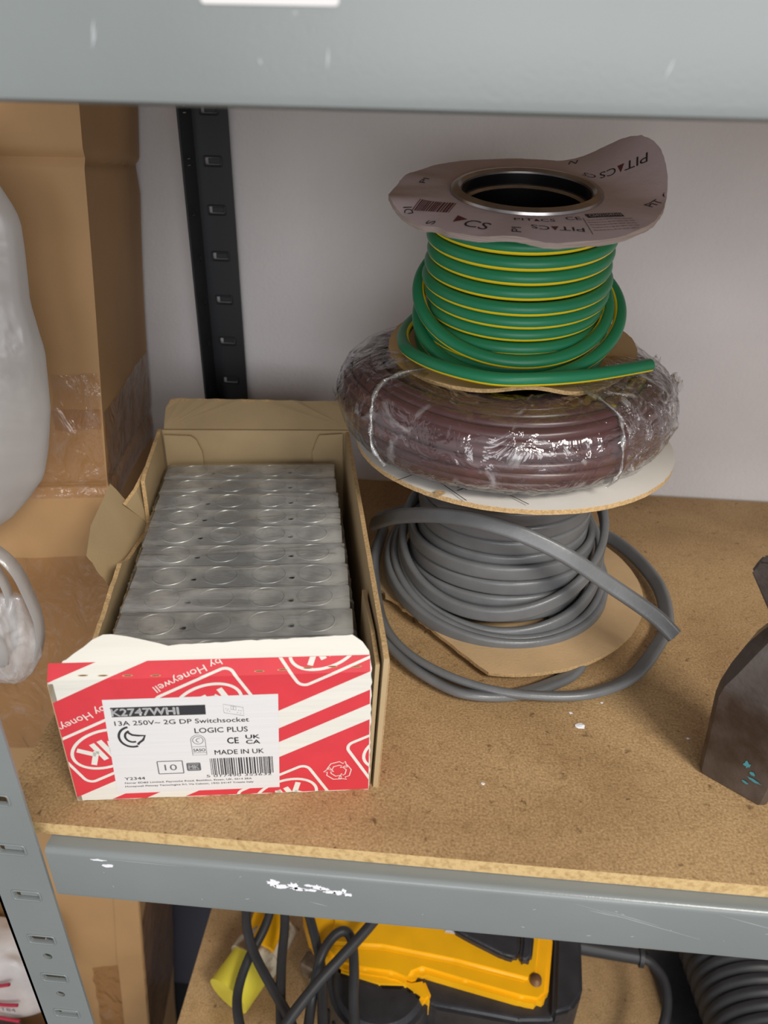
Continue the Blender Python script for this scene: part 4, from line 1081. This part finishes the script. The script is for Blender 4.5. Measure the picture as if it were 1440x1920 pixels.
# rear steel blocks behind the cords
g = Geo()
for (x, y, s_, r_) in [(-.090, .438, .014, .4), (-.078, .425, .015, .3), (-.068, .412, .014, .35)]:
    b0 = bmesh.new(); add_box(b0, -s_, s_, -s_*.6, s_*.6, 0, .02, .002, 1); me = bpy.data.meshes.new('t'); b0.to_mesh(me); b0.free()
    g.add([Matrix.Rotation(-r_, 3, 'Z') @ v.co+PL(x, y, -.470) for v in me.vertices], [tuple(p_.vertices) for p_ in me.polygons])
g.build('clamp_block', mat_grease, pt, False)
# cord and strain relief at the right end
g = Geo(); V, F = cyl_geo(PL(.170, .462, -.415), PL(.238, .455, -.415), .0085, .0072, 20); g.add(V, F); V, F = cyl_geo(PL(.238, .455, -.415), PL(.242, .4545, -.415), .0095, .0095, 20); g.add(V, F)
g.build('strain_relief', mat_rubber, pt, True, 40)
tube('power_cord', [PL(.240, .4545, -.415), PL(.250, .450, -.416), PL(.2585, .436, -.418), PL(.257, .415, -.420), PL(.247, .392, -.424), PL(.228, .37, -.432), PL(.20, .34, -.46), PL(.16, .31, -.476), PL(.12, .30, -.4775)], .0047, mat_rubber, pt)

cord = empty('extension_cord', (-.14, .40, LZ)); tag(cord, 'looped black cord with a pale yellow industrial plug, lower shelf left', 'electrical cord')
def CL(p_): return Vector((p_[0]+.14, p_[1]-.40, p_[2]-LZ))
p0 = Vector((-0.1715, 0.3999, -0.4550)); p1 = Vector((-0.1450, 0.4523, -0.4500)); d = (p1-p0)
g = Geo(); V, F = cyl_geo(CL(p0), CL(p0+d*.62), .0235, .0235, 36); g.add(V, F); g.build('plug_cap', mat_plug, cord, True, 40)
g = Geo(); V, F = cyl_geo(CL(p0+d*.60), CL(p0+d*.82), .0265, .0265, 36); g.add(V, F); V, F = cyl_geo(CL(p0+d*.82), CL(p0+d*1.45), .0255, .020, 36); g.add(V, F); g.build('plug_collar', mat_plugw, cord, True, 40)
g = Geo()
a_ = Vector((-0.1436, 0.4366, -0.4280)); b_ = Vector((-0.1347, 0.4692, -0.4240)); path = [CL(a_.lerp(b_, t)) for t in (0, .15, .5, 1, 1.4)]
V, F = sweep_geo(path, rrect(0, 0, .026, .012, .005, 4)); g.add(V, F)
a_ = Vector((-0.1580, 0.4484, -0.4360)); b_ = Vector((-0.1543, 0.4724, -0.4320)); V, F = sweep_geo([CL(a_), CL(b_), CL(b_+(b_-a_)*.5)], rrect(0, 0, .014, .010, .004, 4)); g.add(V, F)
g.build('plug_clip', mat_toolyellow, cord, True, 50)
def cordpath(pts): return [CL(q) for q in pts]
for k_, pts in enumerate([
    [(-0.1648, 0.4857, -0.3850), (-0.1595, 0.4428, -0.3950), (-0.1438, 0.4122, -0.4000), (-0.1165, 0.3772, -0.3950), (-0.0988, 0.3531, -0.3850), (-0.0844, 0.3284, -0.3800)],
    [(-0.1375, 0.4891, -0.3950), (-0.1404, 0.4481, -0.4050), (-0.1523, 0.4148, -0.4150), (-0.1557, 0.3868, -0.4200), (-0.1492, 0.3636, -0.4200), (-0.1374, 0.3423, -0.4200)],
    [(-0.1292, 0.4857, -0.3800), (-0.1195, 0.4407, -0.3900), (-0.1160, 0.4068, -0.3950), (-0.1101, 0.3731, -0.3950), (-0.1011, 0.3339, -0.3950)],
    [(-0.0157, 0.4473, -0.3500), (-0.0340, 0.4206, -0.3530), (-0.0558, 0.3932, -0.3570), (-0.0766, 0.3680, -0.3620), (-0.0955, 0.3400, -0.3670), (-0.1035, 0.3219, -0.3700)],
    [(-0.1011, 0.4554, -0.3750), (-0.0894, 0.4307, -0.3780), (-0.0777, 0.4030, -0.3820), (-0.0715, 0.3761, -0.3850), (-0.0638, 0.3326, -0.3850)],
    [(-0.0797, 0.3359, -0.3950), (-0.0805, 0.3697, -0.3920), (-0.0766, 0.3974, -0.3720), (-0.0681, 0.4155, -0.3670), (-0.0573, 0.4232, -0.3660), (-0.0486, 0.4154, -0.3680), (-0.0436, 0.3907, -0.3720), (-0.0412, 0.3661, -0.3780), (-0.0352, 0.3353, -0.3850)]]):
    tube('cable_loop', cordpath(pts), .0047 if k_ != 3 else .0050, mat_rubber, cord)

hs = empty('ribbed_hose', (.33, .42, LZ)); tag(hs, 'black ribbed hose on a dark case at the bottom right corner', 'hose')
def HL(x, y, z): return Vector((x-.33, y-.42, z-LZ))
a0 = Vector((.335, .520, -.415)); a1 = Vector((.352, .300, -.415))
path = [a0.lerp(a1, i/80) for i in range(81)]
V = []; F = []; n = 36
for i, q in enumerate(path):
    r_ = .052+.0042*abs(sin(i*pi/4.0))**.6
    for k_ in range(n):
        a = 2*pi*k_/n; V.append(HL(q.x+r_*cos(a), q.y, q.z+r_*sin(a)))
for i in range(80):
    for k_ in range(n): F.append((i*n+k_, i*n+(k_+1) % n, (i+1)*n+(k_+1) % n, (i+1)*n+k_))
F += [tuple(range(n)), tuple(80*n+k_ for k_ in range(n))]
mesh('ribbed_tube', V, F, mat_rubber, hs, True, 60)
prism('backing_plate', [(.264, .50), (.270, .47), (.272, .43), (.276, .40), (.280, .37), (.284, .33), (.40, .33), (.40, .50)], lambda x, y: HL(x, y, -.4715), (0, 0, -.011), mat_toolblack, hs, .002, 1)

# crumbs of plaster lying on the shelf
random.seed(31)
for k_, (cx_, cy_, s_) in enumerate([(0.1005, 0.3436, .0032), (0.0965, 0.3546, .0012), (0.1176, 0.3659, .0010), (0.0393, 0.2933, .0012), (0.1649, 0.3403, .0011)]):
    q = (cx_, cy_); bm = bmesh.new(); bmesh.ops.create_icosphere(bm, subdivisions=2, radius=1)
    for w_ in bm.verts:
        c = w_.co.copy(); w_.co = c*(1+.5*mnoise.noise(c*2+Vector((k_, 0, 0)))); w_.co = Vector((w_.co.x*s_, w_.co.y*s_*.7, (w_.co.z+.8)*s_*.22))
    o = bmobj('plaster_crumb', bm, mat_resid); o.location = (q[0], q[1], 0)
    tag(o, ['largest white plaster crumb on the shelf in front of the cable reel', 'tiny pale crumb just left of the largest crumb', 'tiny pale crumb behind and right of the largest crumb',
            'tiny pale crumb near the front beam, right of the carton', 'tiny pale crumb nearest the steel tool head'][k_], 'crumb', 'plaster crumbs on the shelf')
